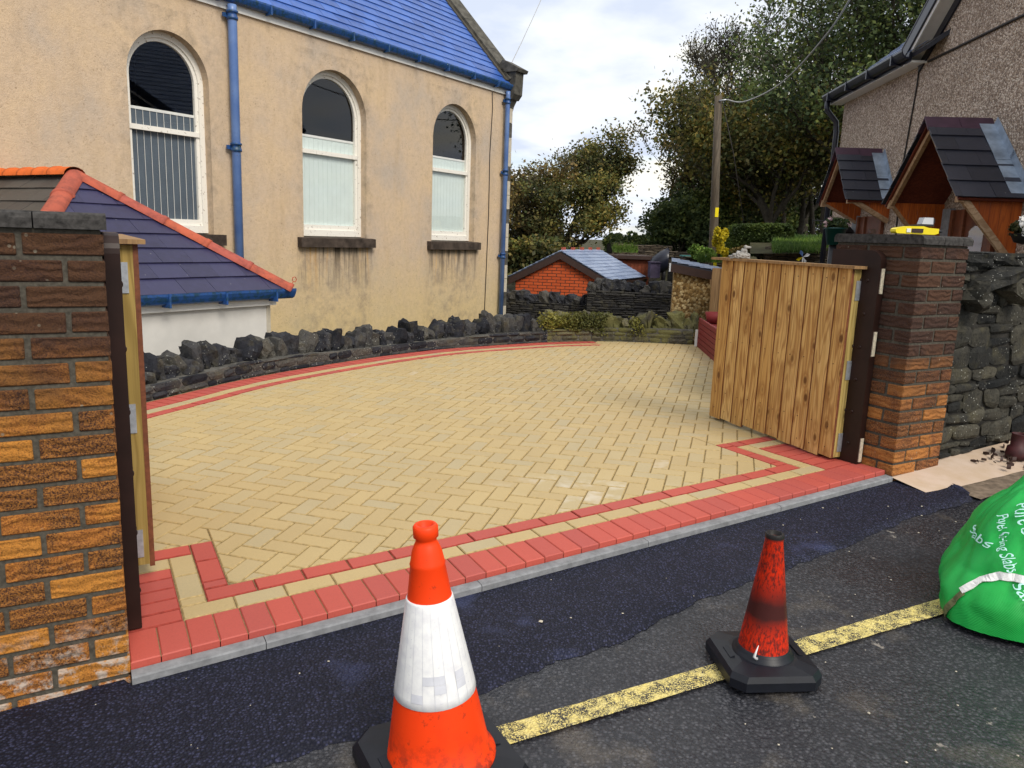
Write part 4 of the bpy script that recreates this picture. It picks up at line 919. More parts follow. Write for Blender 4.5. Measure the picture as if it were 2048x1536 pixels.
# ------------------------------------------------------------------ shared building pieces
def px(P):
    d = P - Vector((0, 0, EYE)); w = d.dot(FX)
    return (1024 + FPX * d.dot(RX) / w, 768 - FPX * d.dot(UX) / w) if w > 0.05 else (-9999, -9999)
def inview(P, m=30): x, y = px(P); return -m < x < 2048 + m and -m < y < 1536 + m
def slates(root, O, X, Y, N, length, planes, w, gauge, m, seed, a0, a1, th=0.009, lap=1.35, limit=300, stag=0.5, name='slate', state=None, gap=0.003):
    """slates laid on a slope: O eave origin, X along eave, Y up the slope, N outward; planes clip (a, r)"""
    rnd = random.Random(seed); rest = MB(); st = state if state is not None else [0]; row = 0; r = 0.0
    while r < length:
        a = a0 - (w * stag if row % 2 else 0)
        while a < a1:
            poly = [(a + gap / 2, r), (a + w - gap / 2, r), (a + w - gap / 2, min(r + gauge * lap, length)), (a + gap / 2, min(r + gauge * lap, length))]
            poly = clip(clip(poly, -1, 0, -a0), 1, 0, a1)
            for pl in planes:
                if len(poly) >= 3: poly = clip(poly, *pl)
            poly = tidy(poly) if len(poly) >= 3 else []
            if len(poly) >= 3 and area(poly) > 0.002:
                dz = rnd.uniform(0, 0.003); h = lambda p: 0.004 + dz + (th * 2.2) * (1 - (p[1] - r) / (gauge * lap))
                lo = [O + X * p[0] + Y * p[1] + N * (h(p) - 0.002) for p in poly]; hi = [O + X * p[0] + Y * p[1] + N * (h(p) + th) for p in poly]; n = len(poly)
                fs = [tuple(range(n, 2 * n))] + [(i, (i + 1) % n, n + (i + 1) % n, n + i) for i in range(n)]
                if X.cross(Y).dot(N) < 0: fs = [f[::-1] for f in fs]
                c = sum(hi, Vector()) / n
                if st[0] < limit and inview(c): MB().add(lo + hi, fs).build(name, m, root); st[0] += 1
                else: rest.add(lo + hi, fs)
            a += w
        r += gauge; row += 1
    if rest.v: o = rest.build(name + 's_beyond', m, root); o['kind'] = 'stuff'
def ridge_tiles(root, A, B_, m, up, step=0.42, rad=0.10, name='ridge_tile'):
    d = B_ - A; L_ = d.length; t = d.normalized(); n = max(1, round(L_ / step)); side = t.cross(up).normalized(); u2 = side.cross(t)
    for i in range(n):
        b = MB(); vs = []; fs = []
        ps = [(i * L_ / n - 0.012, rad * 1.10), (i * L_ / n + 0.035, rad * 1.10), (i * L_ / n + 0.04, rad), ((i + 1) * L_ / n, rad * 0.96)]
        for s, r in ps:
            for k in range(9):
                a = math.pi * (k / 8) ; q = A + t * s + side * (math.cos(a) * r * 1.15) + u2 * (math.sin(a) * r * 0.85 - 0.02); vs.append(q)
        for j in range(3):
            for k in range(8): fs.append((j * 9 + k, j * 9 + k + 1, (j + 1) * 9 + k + 1, (j + 1) * 9 + k))
        fs.append(tuple(range(8, -1, -1))); b.add(vs, fs, True); b.build(name, m, root)
def extrude(prof, A, B_, X, Z, name, m, root):
    b = MB(); b.prism([A + X * p[0] + Z * p[1] for p in prof], B_ - A); return b.build(name, m, root)
UP = Vector((0, 0, 1))
GUT = [(-0.05, 0.05), (-0.05, -0.05), (0.0, -0.055), (0.03, -0.04), (0.05, -0.005), (0.065, 0.03), (0.065, 0.055), (0.055, 0.055), (0.05, 0.03), (0.035, 0.0), (0.0, -0.03), (-0.03, -0.03), (-0.04, 0.05)]

# ------------------------------------------------------------------ chapel
def chapel():
    root = empty('chapel', ch(1.0, -0.5), 'rendered chapel with three arched windows, sky tinted slate roof and blue downpipes', 'chapel')
    S0, S1, ZB, ZT = -6.5, 5.02, -0.9, 4.45
    wins = [(-2.86, 0.585, 1.40, 3.97), (0.068, 0.705, 1.40, 4.03), (3.237, 0.69, 1.38, 4.0)]
    def arch(c, hw, z0, zt, ins=0.0, n=20, bot=0.0):
        h = hw - ins; zc = zt - hw; pts = [(c - h, z0 + bot), (c + h, z0 + bot)]
        for k in range(n + 1): a = math.pi * k / n; pts.append((c + h * math.cos(a), zc + (hw - ins) * math.sin(a)))
        return pts
    bm = bmesh.new(); es = []
    def loop(pts):
        v = [bm.verts.new(ch(*p)) for p in pts]
        es.extend(bm.edges.new((v[i], v[(i + 1) % len(v)])) for i in range(len(v)))
    loop([(S0, ZB), (S1, ZB), (S1, ZT), (S0, ZT)])
    for w in wins: loop(arch(*w))
    bmesh.ops.triangle_fill(bm, use_beauty=True, edges=es, normal=CHN)
    b = MB(); bm.verts.index_update(); b.add([v.co.copy() for v in bm.verts], [[v.index for v in f.verts] for f in bm.faces]); bm.free()
    for f in range(len(b.f)):
        p = [b.v[i] for i in b.f[f]]
        if (p[1] - p[0]).cross(p[2] - p[0]).dot(CHN) < 0: b.f[f] = b.f[f][::-1]
    for c, hw, z0, zt in wins:
        pts = arch(c, hw, z0, zt); n = len(pts); vs = [ch(s, z, 0) for s, z in pts] + [ch(s, z, -0.22) for s, z in pts]
        b.add(vs, [(i, n + i, n + (i + 1) % n, (i + 1) % n) for i in range(n)])
    b.build('wall', MAT['render'], root)
    # end wall, back and gable
    th = R(47); ct, sn = math.cos(th), math.sin(th); run = 4.2; zr_ = 4.5 + run * math.tan(th)
    g = MB(); g.prism([ch(S1, ZB, -0.01), ch(S1, ZT, -0.01), ch(S1, zr_, -run), ch(S1, ZT, -2 * run), ch(S1, ZB, -2 * run)], -CHW * 0.25); g.build('gable_wall', MAT['render'], root)
    g = MB(); g.hexa([ch(S0, ZB, -2 * run), ch(S1 - 0.3, ZB, -2 * run), ch(S1 - 0.3, ZB, -2 * run - .3), ch(S0, ZB, -2 * run - .3), ch(S0, ZT, -2 * run), ch(S1 - 0.3, ZT, -2 * run), ch(S1 - 0.3, ZT, -2 * run - .3), ch(S0, ZT, -2 * run - .3)]); g.build('back_wall', MAT['render'], root)
    # windows
    for wi, (c, hw, z0, zt) in enumerate(wins):
        def ring(o, i, d0, d1, bot_o, bot_i):
            a = arch(c, hw, z0, zt, o, 24, bot_o); q = arch(c, hw, z0, zt, i, 24, bot_i); n = len(a); m = MB()
            vs = [ch(*p, d0) for p in a] + [ch(*p, d0) for p in q] + [ch(*p, d1) for p in a] + [ch(*p, d1) for p in q]; fs = []
            for k in range(n):
                j = (k + 1) % n; fs += [(k, j, n + j, n + k), (n + k, n + j, 3 * n + j, 3 * n + k), (2 * n + j, 2 * n + k, 3 * n + k, 3 * n + j), (j, k, 2 * n + k, 2 * n + j)]
            return m.add(vs, fs)
        win = ring(0.0, 0.075, -0.13, -0.20, 0.02, 0.12).build('window', MAT['wpaint'], root)
        ring(0.075, 0.12, -0.155, -0.20, 0.12, 0.20).build('sash', MAT['wpaint'], win)
        m = MB(); m.box(ch(c, 2.745, -0.165), CHW * (hw - 0.08), CHN * 0.03, UP * 0.032); m.build('meeting_rail', MAT['wpaint'], win)
        m = MB(); pts = arch(c, hw, z0, zt, 0.08, 24, 0.13); m.add([ch(*p, -0.178) for p in pts], [tuple(range(len(pts)))]); m.build('pane', MAT['glass'], win)
        bl = MB(); w = 0.098; s = c - hw + 0.02
        ztop_b = 2.975
        while s < c + hw - 0.02:
            e = min(s + w - (0.003 if wi else 0.012), c + hw - 0.02); bl.box(ch((s + e) / 2, (z0 + ztop_b) / 2, -0.205), CHW * ((e - s) / 2), CHN * 0.004, UP * ((ztop_b - z0) / 2)); s += w
        if not wi:
            cd_ = MB(); q = c - hw + 0.02 + w - 0.005
            while q < c + hw - 0.04: cd_.box(ch(q, (z0 + ztop_b) / 2, -0.200), CHW * 0.0028, CHN * 0.003, UP * ((ztop_b - z0) / 2)); q += w
            k_ = cd_.build('blind_cords', MAT['white'], win); k_['kind'] = 'stuff'
        o = bl.build('blind', MAT['blind'] if wi else MAT['blind_d'], win); o['kind'] = 'stuff'
        m = MB(); m.box(ch(c, ztop_b + 0.012, -0.203), CHW * (hw - 0.01), CHN * 0.012, UP * 0.018); m.build('blind_rail', MAT['white'], win)
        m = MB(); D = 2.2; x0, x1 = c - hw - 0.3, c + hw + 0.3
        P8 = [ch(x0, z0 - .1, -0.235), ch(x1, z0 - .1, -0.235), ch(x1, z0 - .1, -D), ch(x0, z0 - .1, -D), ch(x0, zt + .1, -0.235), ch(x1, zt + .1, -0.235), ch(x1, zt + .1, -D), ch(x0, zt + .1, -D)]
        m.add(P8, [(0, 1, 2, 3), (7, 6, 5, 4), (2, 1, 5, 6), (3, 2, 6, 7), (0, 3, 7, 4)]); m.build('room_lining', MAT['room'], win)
        m = MB(); hwx = hw + 0.13
        if wi: m.hexa([ch(c - hwx, z0 - 0.155, -0.1), ch(c + hwx, z0 - 0.155, -0.1), ch(c + hwx, z0 - 0.155, 0.10), ch(c - hwx, z0 - 0.155, 0.10), ch(c - hwx, z0 + 0.01, -0.1), ch(c + hwx, z0 + 0.01, -0.1), ch(c + hwx, z0 - 0.01, 0.10), ch(c - hwx, z0 - 0.01, 0.10)])
        else: m.box(ch(c, z0 - 0.07, 0), CHW * hwx, CHN * 0.1, UP * 0.075)
        m.build('sill', MAT['sill'], win)
    # fascia, gutter, roof
    extrude([(0.003, 4.44), (0.035, 4.44), (0.035, 4.56), (0.003, 4.56)], ch(S0, 0), ch(S1 - 0.02, 0), CHN, UP, 'fascia', MAT['white'], root)
    extrude([(0.1 + a, 4.585 + z) for a, z in GUT], ch(S0, 0), ch(S1 + 0.05, 0), CHN, UP, 'gutter', MAT['gutter'], root)
    for k in range(12):
        s = -4.6 + k * 0.82; m = MB(); m.box(ch(s, 4.575, 0.112), CHW * 0.014, CHN * 0.062, UP * 0.066); m.build('gutter_bracket', MAT['gutter'], root)
    O = ch(0, 4.62, 0.10); Y = (-CHN * ct + UP * sn); N = (CHN * sn + UP * ct)
    m = MB(); LL = run / ct + 0.1; m.hexa([O + CHW * S0 - N * 0.08, O + CHW * S1 - N * 0.08, O + CHW * S1 + Y * LL - N * 0.08, O + CHW * S0 + Y * LL - N * 0.08, O + CHW * S0 - N * 0.005, O + CHW * S1 - N * 0.005, O + CHW * S1 + Y * LL - N * 0.005, O + CHW * S0 + Y * LL - N * 0.005]); m.build('roof_deck', MAT['slate_black'], root)
    slates(root, O, CHW, Y, N, LL, [], 0.31, 0.20, MAT['slate_sky'], 5, S0, S1 - 0.08)
    Y2 = (CHN * ct + UP * sn); N2 = (-CHN * sn + UP * ct); O2 = ch(0, 4.62, -2 * run - 0.1)
    m = MB(); m.hexa([O2 + CHW * S0 - N2 * 0.08, O2 + CHW * S1 - N2 * 0.08, O2 + CHW * S1 + Y2 * LL - N2 * 0.08, O2 + CHW * S0 + Y2 * LL - N2 * 0.08, O2 + CHW * S0, O2 + CHW * S1, O2 + CHW * S1 + Y2 * LL, O2 + CHW * S0 + Y2 * LL]); m.build('rear_roof', MAT['slate_black'], root)
    # verge coping in lengths
    for k in range(7):
        r0, r1 = 0.1 + k * 0.9, 0.1 + (k + 1) * 0.9 - 0.008
        if r1 > LL: break
        m = MB(); q = lambda s, r, h: O + CHW * s + Y * r + N * h
        m.hexa([q(S1 - 0.10, r0, -0.1), q(S1 + 0.20, r0, -0.1), q(S1 + 0.20, r1, -0.1), q(S1 - 0.10, r1, -0.1), q(S1 - 0.10, r0, 0.10), q(S1 + 0.20, r0, 0.16), q(S1 + 0.20, r1, 0.16), q(S1 - 0.10, r1, 0.10)]); m.build('verge_coping', MAT['dstone'], root)
        m = MB(); m.box(q(S1 - 0.15, (r0 + r1) / 2, 0.035), CHW * 0.045, Y * ((r1 - r0) / 2), N * 0.02); m.build('mortar_fillet', MAT['mortar'], root)
    # kneeler block on its corbel
    m = MB(); m.prism([ch(S1 - 0.06, 4.36, 0.02), ch(S1 - 0.06, 4.36, 0.12), ch(S1 - 0.06, 4.46, 0.20), ch(S1 - 0.06, 4.92, 0.22), ch(S1 - 0.06, 4.92, -0.3), ch(S1 - 0.06, 4.36, -0.3)], CHW * 0.30); m.build('kneeler', MAT['dstone'], root)
    m = MB(); m.prism([ch(S1 - 0.10, 4.90, 0.27), ch(S1 - 0.10, 4.96, 0.30), ch(S1 - 0.10, 5.03, 0.16), ch(S1 - 0.10, 5.16, -0.1), ch(S1 - 0.10, 4.90, -0.3)], CHW * 0.40); m.build('kneeler_cap', MAT['dstone'], root)
    m = MB(); m.prism([ch(S1 + 0.01, 4.36, 0.0), ch(S1 + 0.01, 4.36, 0.10), ch(S1 + 0.01, 4.24, 0.03), ch(S1 + 0.01, 4.14, 0.0)], CHW * 0.19); m.build('corbel', MAT['dstone'], root)
    z = ZB; k = 0
    while z < 4.1:
        h = 0.30; l = 0.16 if k % 2 else 0.06
        m = MB(); m.box(ch(S1 + 0.085 - (0.05 if k % 2 else 0), z + h / 2, -0.06 + 0.012), CHW * (0.08 + (0.05 if k % 2 else 0)), CHN * 0.07, UP * (h / 2 - 0.004)); m.build('quoin', MAT['quoin'] if k % 3 else MAT['dstone'], root); z += h; k += 1
    # downpipes
    def pipe(s, collars, r=0.055, top=4.50):
        p = MB(); p.tube([ch(s, top, 0.10), ch(s, top - 0.08, 0.10), ch(s, -0.7, 0.10)], r, 14); d = p.build('downpipe', MAT['blue'], root)
        for z in collars:
            m = MB(); m.lathe(ch(s, z, 0.10), [(r, -0.06), (r * 1.25, -0.055), (r * 1.25, -0.02), (r * 1.08, -0.01), (r * 1.08, 0.03), (r * 1.3, 0.035), (r * 1.3, 0.06), (r, 0.065)], 14); m.box(ch(s, z, 0.05), CHW * (r * 1.9), CHN * 0.012, UP * 0.028); m.build('collar', MAT['gutter'], d)
    pipe(-1.94, (4.36, 2.62, 0.9), 0.062); pipe(4.87, (4.30, 2.85, 1.1), 0.05)
    m = MB(); m.tube([ch(4.42, 4.42, 0.012), ch(4.45, 4.1, 0.012), ch(4.40, 3.2, 0.012), ch(4.42, 2.0, 0.012), ch(4.36, -0.5, 0.012)], 0.008, 6); m.build('cable', MAT['cable'], root)
chapel()

# ------------------------------------------------------------------ hipped annex in front of the chapel
def annex():
    P = at(540, 650, 8.35); dx = P - CHA; s1 = dx.dot(CHW); d1 = dx.dot(CHN); ov = 0.16
    ze = at(566, 583, 8.25).z
    # half width so that the hip apex stands over the middle
    best = None
    for i in range(60, 260):
        hw = i / 100; A = ch(s1 + ov - (hw + ov), 0, d1 + ov - (hw + ov)); x, y = px(Vector((A.x, A.y, ze + 1.1)))
        if best is None or abs(x - 150) < best[0]: best = (abs(x - 150), hw)
    hw = best[1]; H_ = hw + ov; sc = s1 - hw
    A = ch(sc, 0, d1 - hw); za = min((abs(px(Vector((A.x, A.y, ze + k * 0.01)))[1] - 352), ze + k * 0.01) for k in range(40, 220))[1]
    root = empty('chapel_annex', ch(sc, -0.5, d1 * 0.5), 'white rendered annex with hipped purple slate roof and red ridge tiles', 'annex')
    b = MB(); q = lambda s, d, z: ch(s, z, d)
    b.hexa([q(sc - hw, 0.0, -0.9), q(s1, 0.0, -0.9), q(s1, d1, -0.9), q(sc - hw, d1, -0.9), q(sc - hw, 0.0, ze - 0.03), q(s1, 0.0, ze - 0.03), q(s1, d1, ze - 0.03), q(sc - hw, d1, ze - 0.03)]); b.build('wall', MAT['wrender'], root)
    b = MB(); b.box(q(s1 - 0.02, d1 - 0.01, ze / 2 - 0.45), CHW * 0.025, CHN * 0.016, UP * (ze / 2 + 0.40)); b.build('corner_bead', MAT['quoin'], root)
    extrude([(d1 + 0.004, ze - 0.155), (d1 + 0.05, ze - 0.155), (d1 + 0.05, ze - 0.05), (d1 + 0.004, ze - 0.05)], ch(sc - hw - 0.05, 0), ch(s1 + 0.05, 0), CHN, UP, 'fascia', MAT['white'], root)
    extrude([(d1 + ov * 0.72 + a, ze - 0.03 + z) for a, z in GUT], ch(sc - hw - 0.2, 0), ch(s1 + 0.22, 0), CHN, UP, 'gutter', MAT['gutter'], root)
    for k in range(4):
        m = MB(); m.box(ch(s1 - 0.05 - k * 0.62, ze - 0.04, d1 + ov * 0.72 + 0.012), CHW * 0.010, CHN * 0.064, UP * 0.066); m.build('gutter_bracket', MAT['gutter'], root)
    AP = ch(sc, za, d1 - hw); E1 = ch(s1 + ov, ze, d1 + ov); E2 = ch(sc - H_, ze, d1 + ov); RB = ch(sc, za, 0.02); E1b = ch(s1 + ov, ze, 0.02); E2b = ch(sc - H_, ze, 0.02)
    for pts, nm in (((E2, E1, AP), 'hip_deck'), ((E1, E1b, RB, AP), 'side_deck'), ((E2b, E2, AP, RB), 'side_deck')):
        n = (pts[1] - pts[0]).cross(pts[2] - pts[0]).normalized()
        if n.z < 0: n = -n; pts = pts[::-1]
        b = MB(); b.prism([p - n * 0.045 for p in pts], n * 0.04); b.build(nm, MAT['slate_black'], root)
    st = [0]
    rise = za - ze; Lh = math.hypot(H_, rise); Y = (AP - (E1 + E2) / 2).normalized(); N = CHW.cross(Y); N = N if N.z > 0 else -N
    pl = lambda a0, r0, a1, r1: (-(r1 - r0), (a1 - a0), -(r1 - r0) * a0 + (a1 - a0) * r0)
    k = Lh / H_
    slates(root, E2, CHW, Y, N, Lh, [(-k, 1, 0.0), (k, 1, k * 2 * H_)], 0.33, 0.225, MAT['slate_purple'], 9, 0, 2 * H_, state=st)
    Xl = -CHN; Yl = (AP - E2); Yl = (Yl - Xl * Yl.dot(Xl)).normalized(); Nl = Xl.cross(Yl); Nl = Nl if Nl.z > 0 else -Nl; Ll = (RB - E2b).length
    slates(root, E2, Xl, Yl, Nl, Ll, [(-Ll / H_, 1, 0.0)], 0.33, 0.225, MAT['slate_brown'], 12, 0, (E2b - E2).length, state=st)
    Yr = (AP - E1); Yr = (Yr - Xl * Yr.dot(Xl)).normalized(); Nr = Xl.cross(Yr); Nr = Nr if Nr.z > 0 else -Nr
    slates(root, E1, Xl, Yr, Nr, Ll, [(-Ll / H_, 1, 0.0)], 0.33, 0.225, MAT['slate_purple'], 13, 0, (E1b - E1).length, state=[999])
    ridge_tiles(root, E1 + UP * 0.02, AP + UP * 0.02, MAT['terra'], UP, 0.46, 0.085)
    ridge_tiles(root, E2 + UP * 0.02, AP + UP * 0.02, MAT['terra'], UP, 0.46, 0.085); ridge_tiles(root, RB + UP * 0.03, AP + UP * 0.03, MAT['orange_tile'], UP, 0.30, 0.10)
    sc_ = MB(); c = E1 + UP * 0.12 + CHW * 0.05; sc_.tube([E1 + UP * 0.06, E1 + CHW * 0.03 + UP * 0.09] + [c + CHW * 0.03 * math.cos(a) + UP * 0.03 * math.sin(a) for a in (-2.4, -1.2, 0, 1.2, 2.4, 3.6)], 0.005, 6); sc_.build('hip_iron', MAT['terra'], root)
annex()

# ------------------------------------------------------------------ orange brick shed
def brick_shed():
    A = at(1030, 600, 19.0); A.z = 0; B_ = at(1211, 600, 18.8); B_.z = 0; w = (B_ - A).length; t = (B_ - A).normalized(); bk = Vector((0.43, 0.903, 0)).normalized(); dep = 2.75
    nf = Vector((t.y, -t.x, 0)); root = empty('brick_shed', A + t * w / 2 + bk * 1.3 + UP * -0.7, 'small orange brick shed with grey slate gable roof', 'shed')
    ze, za, zb = 0.55, 1.14, -0.8; m_ = w / 2
    P = lambda a, z, k=0.0, o=0.0: A + t * a + bk * k + nf * o + UP * z
    b = MB(); loop = [P(0, zb), P(w, zb), P(w, ze), P(m_, za), P(0, ze)]; b.prism(loop, bk * dep); b.build('wall', MAT['mortar'], root)
    bm_ = MB(); rnd = random.Random(2); z = -0.5; k = 0
    while z < za - 0.05:
        a = -0.11 if k % 2 else 0.0
        while a < w:
            a0, a1 = max(a + .004, 0.002), min(a + 0.215 - .008, w - 0.002)
            zt = z + 0.064; lim = lambda x: ze + (za - ze) * (1 - abs(x - m_) / m_)
            if a1 - a0 > 0.03 and min(lim(a0), lim(a1)) > zt - 0.02: bm_.box(P((a0 + a1) / 2, z + 0.032, 0, 0.004), t * ((a1 - a0) / 2), nf * 0.008, UP * 0.030)
            a += 0.22
        z += 0.0735; k += 1
    o = bm_.build('bricks', MAT['shedbrick'], root); o['kind'] = 'stuff'
    for sgn in (-1, 1):
        e = P(m_ + sgn * (m_ + 0.13), ze - (za - ze) * 0.13 / m_ + 0.05, -0.12); ap = P(m_, za + 0.05, -0.12); b = MB(); d = UP * -0.16
        q = [e, ap, ap + d, e + d]; q = q if sgn > 0 else q[::-1]; b.prism(q, bk * 0.03); b.build('bargeboard', MAT['barge'], root)
        Y = (ap - e).normalized(); N = bk.cross(Y); N = N if N.z > 0 else -N; L_ = (ap - e).length
        b = MB(); q = [e, e + bk * (dep + 0.2), ap + bk * (dep + 0.2), ap]; q = [p + N * 0.005 for p in q]; b.prism(q if sgn < 0 else q[::-1], N * 0.02); b.build('roof_deck', MAT['slate_black'], root)
        slates(root, e + N * 0.026, bk, Y, N, L_, [], 0.27, 0.15, MAT['slate_wet_sheen'], 30 + sgn, 0, dep + 0.2, th=0.008, limit=80, state=[0 if sgn > 0 else 999])
        if sgn > 0: extrude([(a, z) for a, z in GUT], e - bk * -0.02 - UP * 0.06, e + bk * (dep + 0.2) - UP * 0.06, t, UP, 'gutter', MAT['barge'], root)
    for k in range(9):
        b = MB(); c = P(m_, za + 0.085, -0.05 + k * 0.31); b.prism([c - t * 0.10 - UP * 0.05, c + t * 0.10 - UP * 0.05, c + UP * 0.03], bk * 0.30); b.build('ridge_tile', MAT['slate_wet_sheen'], root)
        if k % 2 == 0:
            for j in range(2): b = MB(); b.box(c + UP * 0.05 + bk * (0.06 + j * 0.14), bk * 0.045, t * 0.012, UP * 0.035); b.build('crest', MAT['terra'], root)
brick_shed()
def timber_shed():
    A = at(1228, 560, 22.5); A.z = -0.6; B_ = at(1297, 560, 22.5); B_.z = -0.6; t = (B_ - A).normalized(); bk = Vector((-t.y, t.x, 0)); h = at(1260, 518, 22.5).z + 0.6; w = (B_ - A).length
    root = empty('timber_shed', A + t * w / 2, 'flat roofed red brown timber shed behind the orange brick shed', 'shed')
    b = MB(); b.prism([A, B_, B_ + bk * 1.6, A + bk * 1.6], UP * h); b.build('body', MAT['redbrick'], root)
    for k in range(9):
        b = MB(); b.box(A + t * (w * (k + 0.5) / 9) - bk * 0.008 + UP * h / 2, t * (w / 18 - 0.006), bk * 0.008, UP * h / 2); b.build('board', MAT['redbrick'], root)
    b = MB(); b.box(A + t * w / 2 + bk * 0.8 + UP * (h + 0.05), t * (w / 2 + 0.15), bk * 0.95, UP * 0.05); b.build('roof', MAT['barge'], root)
timber_shed()
def trough():
    c = at(1328, 535, 22.0); root = empty('black_barrel', c, 'black tipped barrel beside the red brown timber shed', 'barrel'); b = MB()
    ax = Vector((0.75, -0.2, 0.55)).normalized(); p = [c + ax * (x - 0.1) + UP * 0.2 for x in (-0.32, -0.3, -0.1, 0.15, 0.36, 0.36, 0.1, -0.28)]; b.tube(p, [0.02, 0.20, 0.27, 0.28, 0.25, 0.22, 0.24, 0.02], 16, False); b.build('shell', MAT['pvc_black'], root)
    b = MB(); b.tube([c + UP * -0.5, c + UP * 0.1], 0.06, 8); b.build('stand', MAT['black'], root)
trough()
# pebbledashed store at the end of the drive
def store():
    A = at(1344, 600, 11.15); A.z = -0.4; t = Vector((0.995, 0.10, 0)).normalized(); bk = Vector((0.19, 0.98, 0)).normalized(); w = 1.5; dep = 2.0
    zl = at(1345, 541, 11.15).z; sl = -0.16
    root = empty('garden_store', A + t * 0.7 + bk, 'golden pebbledash store with low sky tinted slate roof behind the open gate', 'store')
    T = lambda a, k, z: A + t * a + bk * k + UP * (z + 0.4)
    b = MB(); b.hexa([T(0, 0, -0.4), T(w, 0, -0.4), T(w, dep, -0.4), T(0, dep, -0.4), T(0, 0, zl), T(w, 0, zl + sl * w), T(w, dep, zl + sl * w), T(0, dep, zl)]); b.build('wall', MAT['dash_y'], root)
    d = UP * -0.10; e0 = T(-0.05, -0.08, zl + 0.10); e1 = T(w + 0.1, -0.08, zl + 0.10 + sl * (w + 0.15))
    b = MB(); b.prism([e0, e0 + d * 1.15, e1 + d * 1.15, e1], bk * 0.025); b.build('bargeboard', MAT['barge'], root)
    b = MB(); b.box(T(-0.065, -0.04, zl + 0.045), t * 0.012, bk * 0.045, UP * 0.058); b.build('barge_end', MAT['grey_pl'], root)
    Y = (e0 - e1).normalized(); N = bk.cross(Y); N = N if N.z > 0 else -N; L_ = (e0 - e1).length
    b = MB(); b.prism([e1, e1 + bk * (dep + 0.15), e0 + bk * (dep + 0.15), e0], N * 0.02); b.build('roof_deck', MAT['slate_black'], root)
    slates(root, e1 + N * 0.022, bk, Y, N, L_, [], 0.3, 0.17, MAT['slate_wet_sheen'], 44, 0, dep + 0.15, th=0.008, limit=70)
store()
def planter():
    A = at(1396, 660, 10.15); A.z = zs(*to_uv(A.x, A.y)); d = -HW; L_ = 1.9; nn = HN
    root = empty('timber_planter', A + d * L_ / 2, 'dark red slatted timber planter with pale joints at the drive end', 'planter')
    for k in range(6):
        b = MB(); b.box(A + d * L_ / 2 - nn * 0.015 + UP * (0.032 + k * 0.064), d * (L_ / 2), nn * 0.013, UP * 0.0285); b.build('slat', MAT['redslat'], root)
    b = MB(); b.box(A + d * L_ / 2 - nn * 0.034 + UP * 0.19, d * (L_ / 2 - 0.01), nn * 0.004, UP * 0.185); b.build('pale_backing', MAT['petal_w'], root)
    b = MB(); b.box(A + d * L_ / 2 - nn * 0.22 + UP * 0.17, d * (L_ / 2 - 0.01), nn * 0.18, UP * 0.17); b.build('soil_box', MAT['redslat'], root)
    b = MB(); b.box(A - d * 0.03 + nn * 0.01 + UP * 0.11, d * 0.012, nn * 0.016, UP * 0.11); b.build('white_end_post', MAT['white'], root)
    b = MB(); b.lathe(A + d * 0.25 - nn * 0.16 + UP * 0.35, [(0.0, 0), (0.10, 0), (0.13, 0.13), (0.12, 0.13), (0.09, 0.02)], 14)
    tag(b.build('flower_pot', MAT['redslat'], None, A + d * 0.25 - nn * 0.16 + UP * 0.35), 'dark red round pot standing on the slatted red planter', 'pot')
planter()
def fence_panel():
    A = at(1420, 600, 10.75); A.z = 0.15; t = Vector((0.98, 0.2, 0)).normalized(); nn = Vector((t.y, -t.x, 0)); zt = at(1424, 536, 10.75).z - 0.15
    root = empty('fence_panel', A + t * 0.5, 'short weathered board fence panel peeping out left of the open gate', 'fence')
    for k in range(9): b = MB(); b.box(A + t * (0.055 + k * 0.112) + nn * (0.008 if k % 2 else 0) + UP * zt / 2, t * 0.054, nn * 0.009, UP * (zt / 2)); b.build('board', MAT['grey_wood'], root)
    for z in (0.2, zt - 0.2): b = MB(); b.box(A + t * 0.5 - nn * 0.03 + UP * z, t * 0.5, nn * 0.02, UP * 0.04); b.build('rail', MAT['grey_wood'], root)
fence_panel()
def terrace(x0, x1, Y0, Y1, ytop, ybot, label, seed):
    A = at(x0, ytop, Y0); B_ = at(x1, ytop, Y1); zt = (A.z + B_.z) / 2; zb = min(at(x0, ybot, Y0).z, at(x1, ybot, Y1).z); A.z = 0; B_.z = 0; t = (B_ - A).normalized(); nn = Vector((t.y, -t.x, 0)); L_ = (B_ - A).length
    F = lambda s, z, d: A + t * s + nn * d + UP * z; root = empty('stone_wall', F(L_ / 2, zb, 0), label, 'stone wall')
    wall_core(F, 0, L_, lambda s: zb - 0.5, lambda s: zt - 0.01, 0.5, root, MAT['st_core'], 6)
    rubble(F, 0, L_, lambda s: zb, lambda s: zt + 0.03 * math.sin(s * 6), MAT['st_warm'], root, seed, 0.035, 0.075, 0.15, 0.5, 0.06, 2, stuff=True, jit=0.008, gap=0.004)
terrace(1225, 1345, 25.0, 25.5, 489, 530, 'brown terrace wall under the trees behind the sheds', 201)
terrace(1338, 1460, 20.5, 19.8, 506, 540, 'low brown garden wall left of the utility pole', 211)
terrace(1530, 1665, 15.6, 14.2, 497, 535, 'thin layered dry stone garden wall below the grass bank', 221)
b = MB(); c = at(1308, 540, 21.0); b.box(c, (0.13, 0, 0), (0, 0.2, 0), (0, 0.02, 0.20)); b.box(c + Vector((0, -.0, .21)), (0.15, 0, 0), (0, 0.22, 0), (0, 0, 0.012))
tag(b.build('covered_crate', MAT['purple'], None, c), 'dark purple covered crate in the garden between the sheds', 'crate')
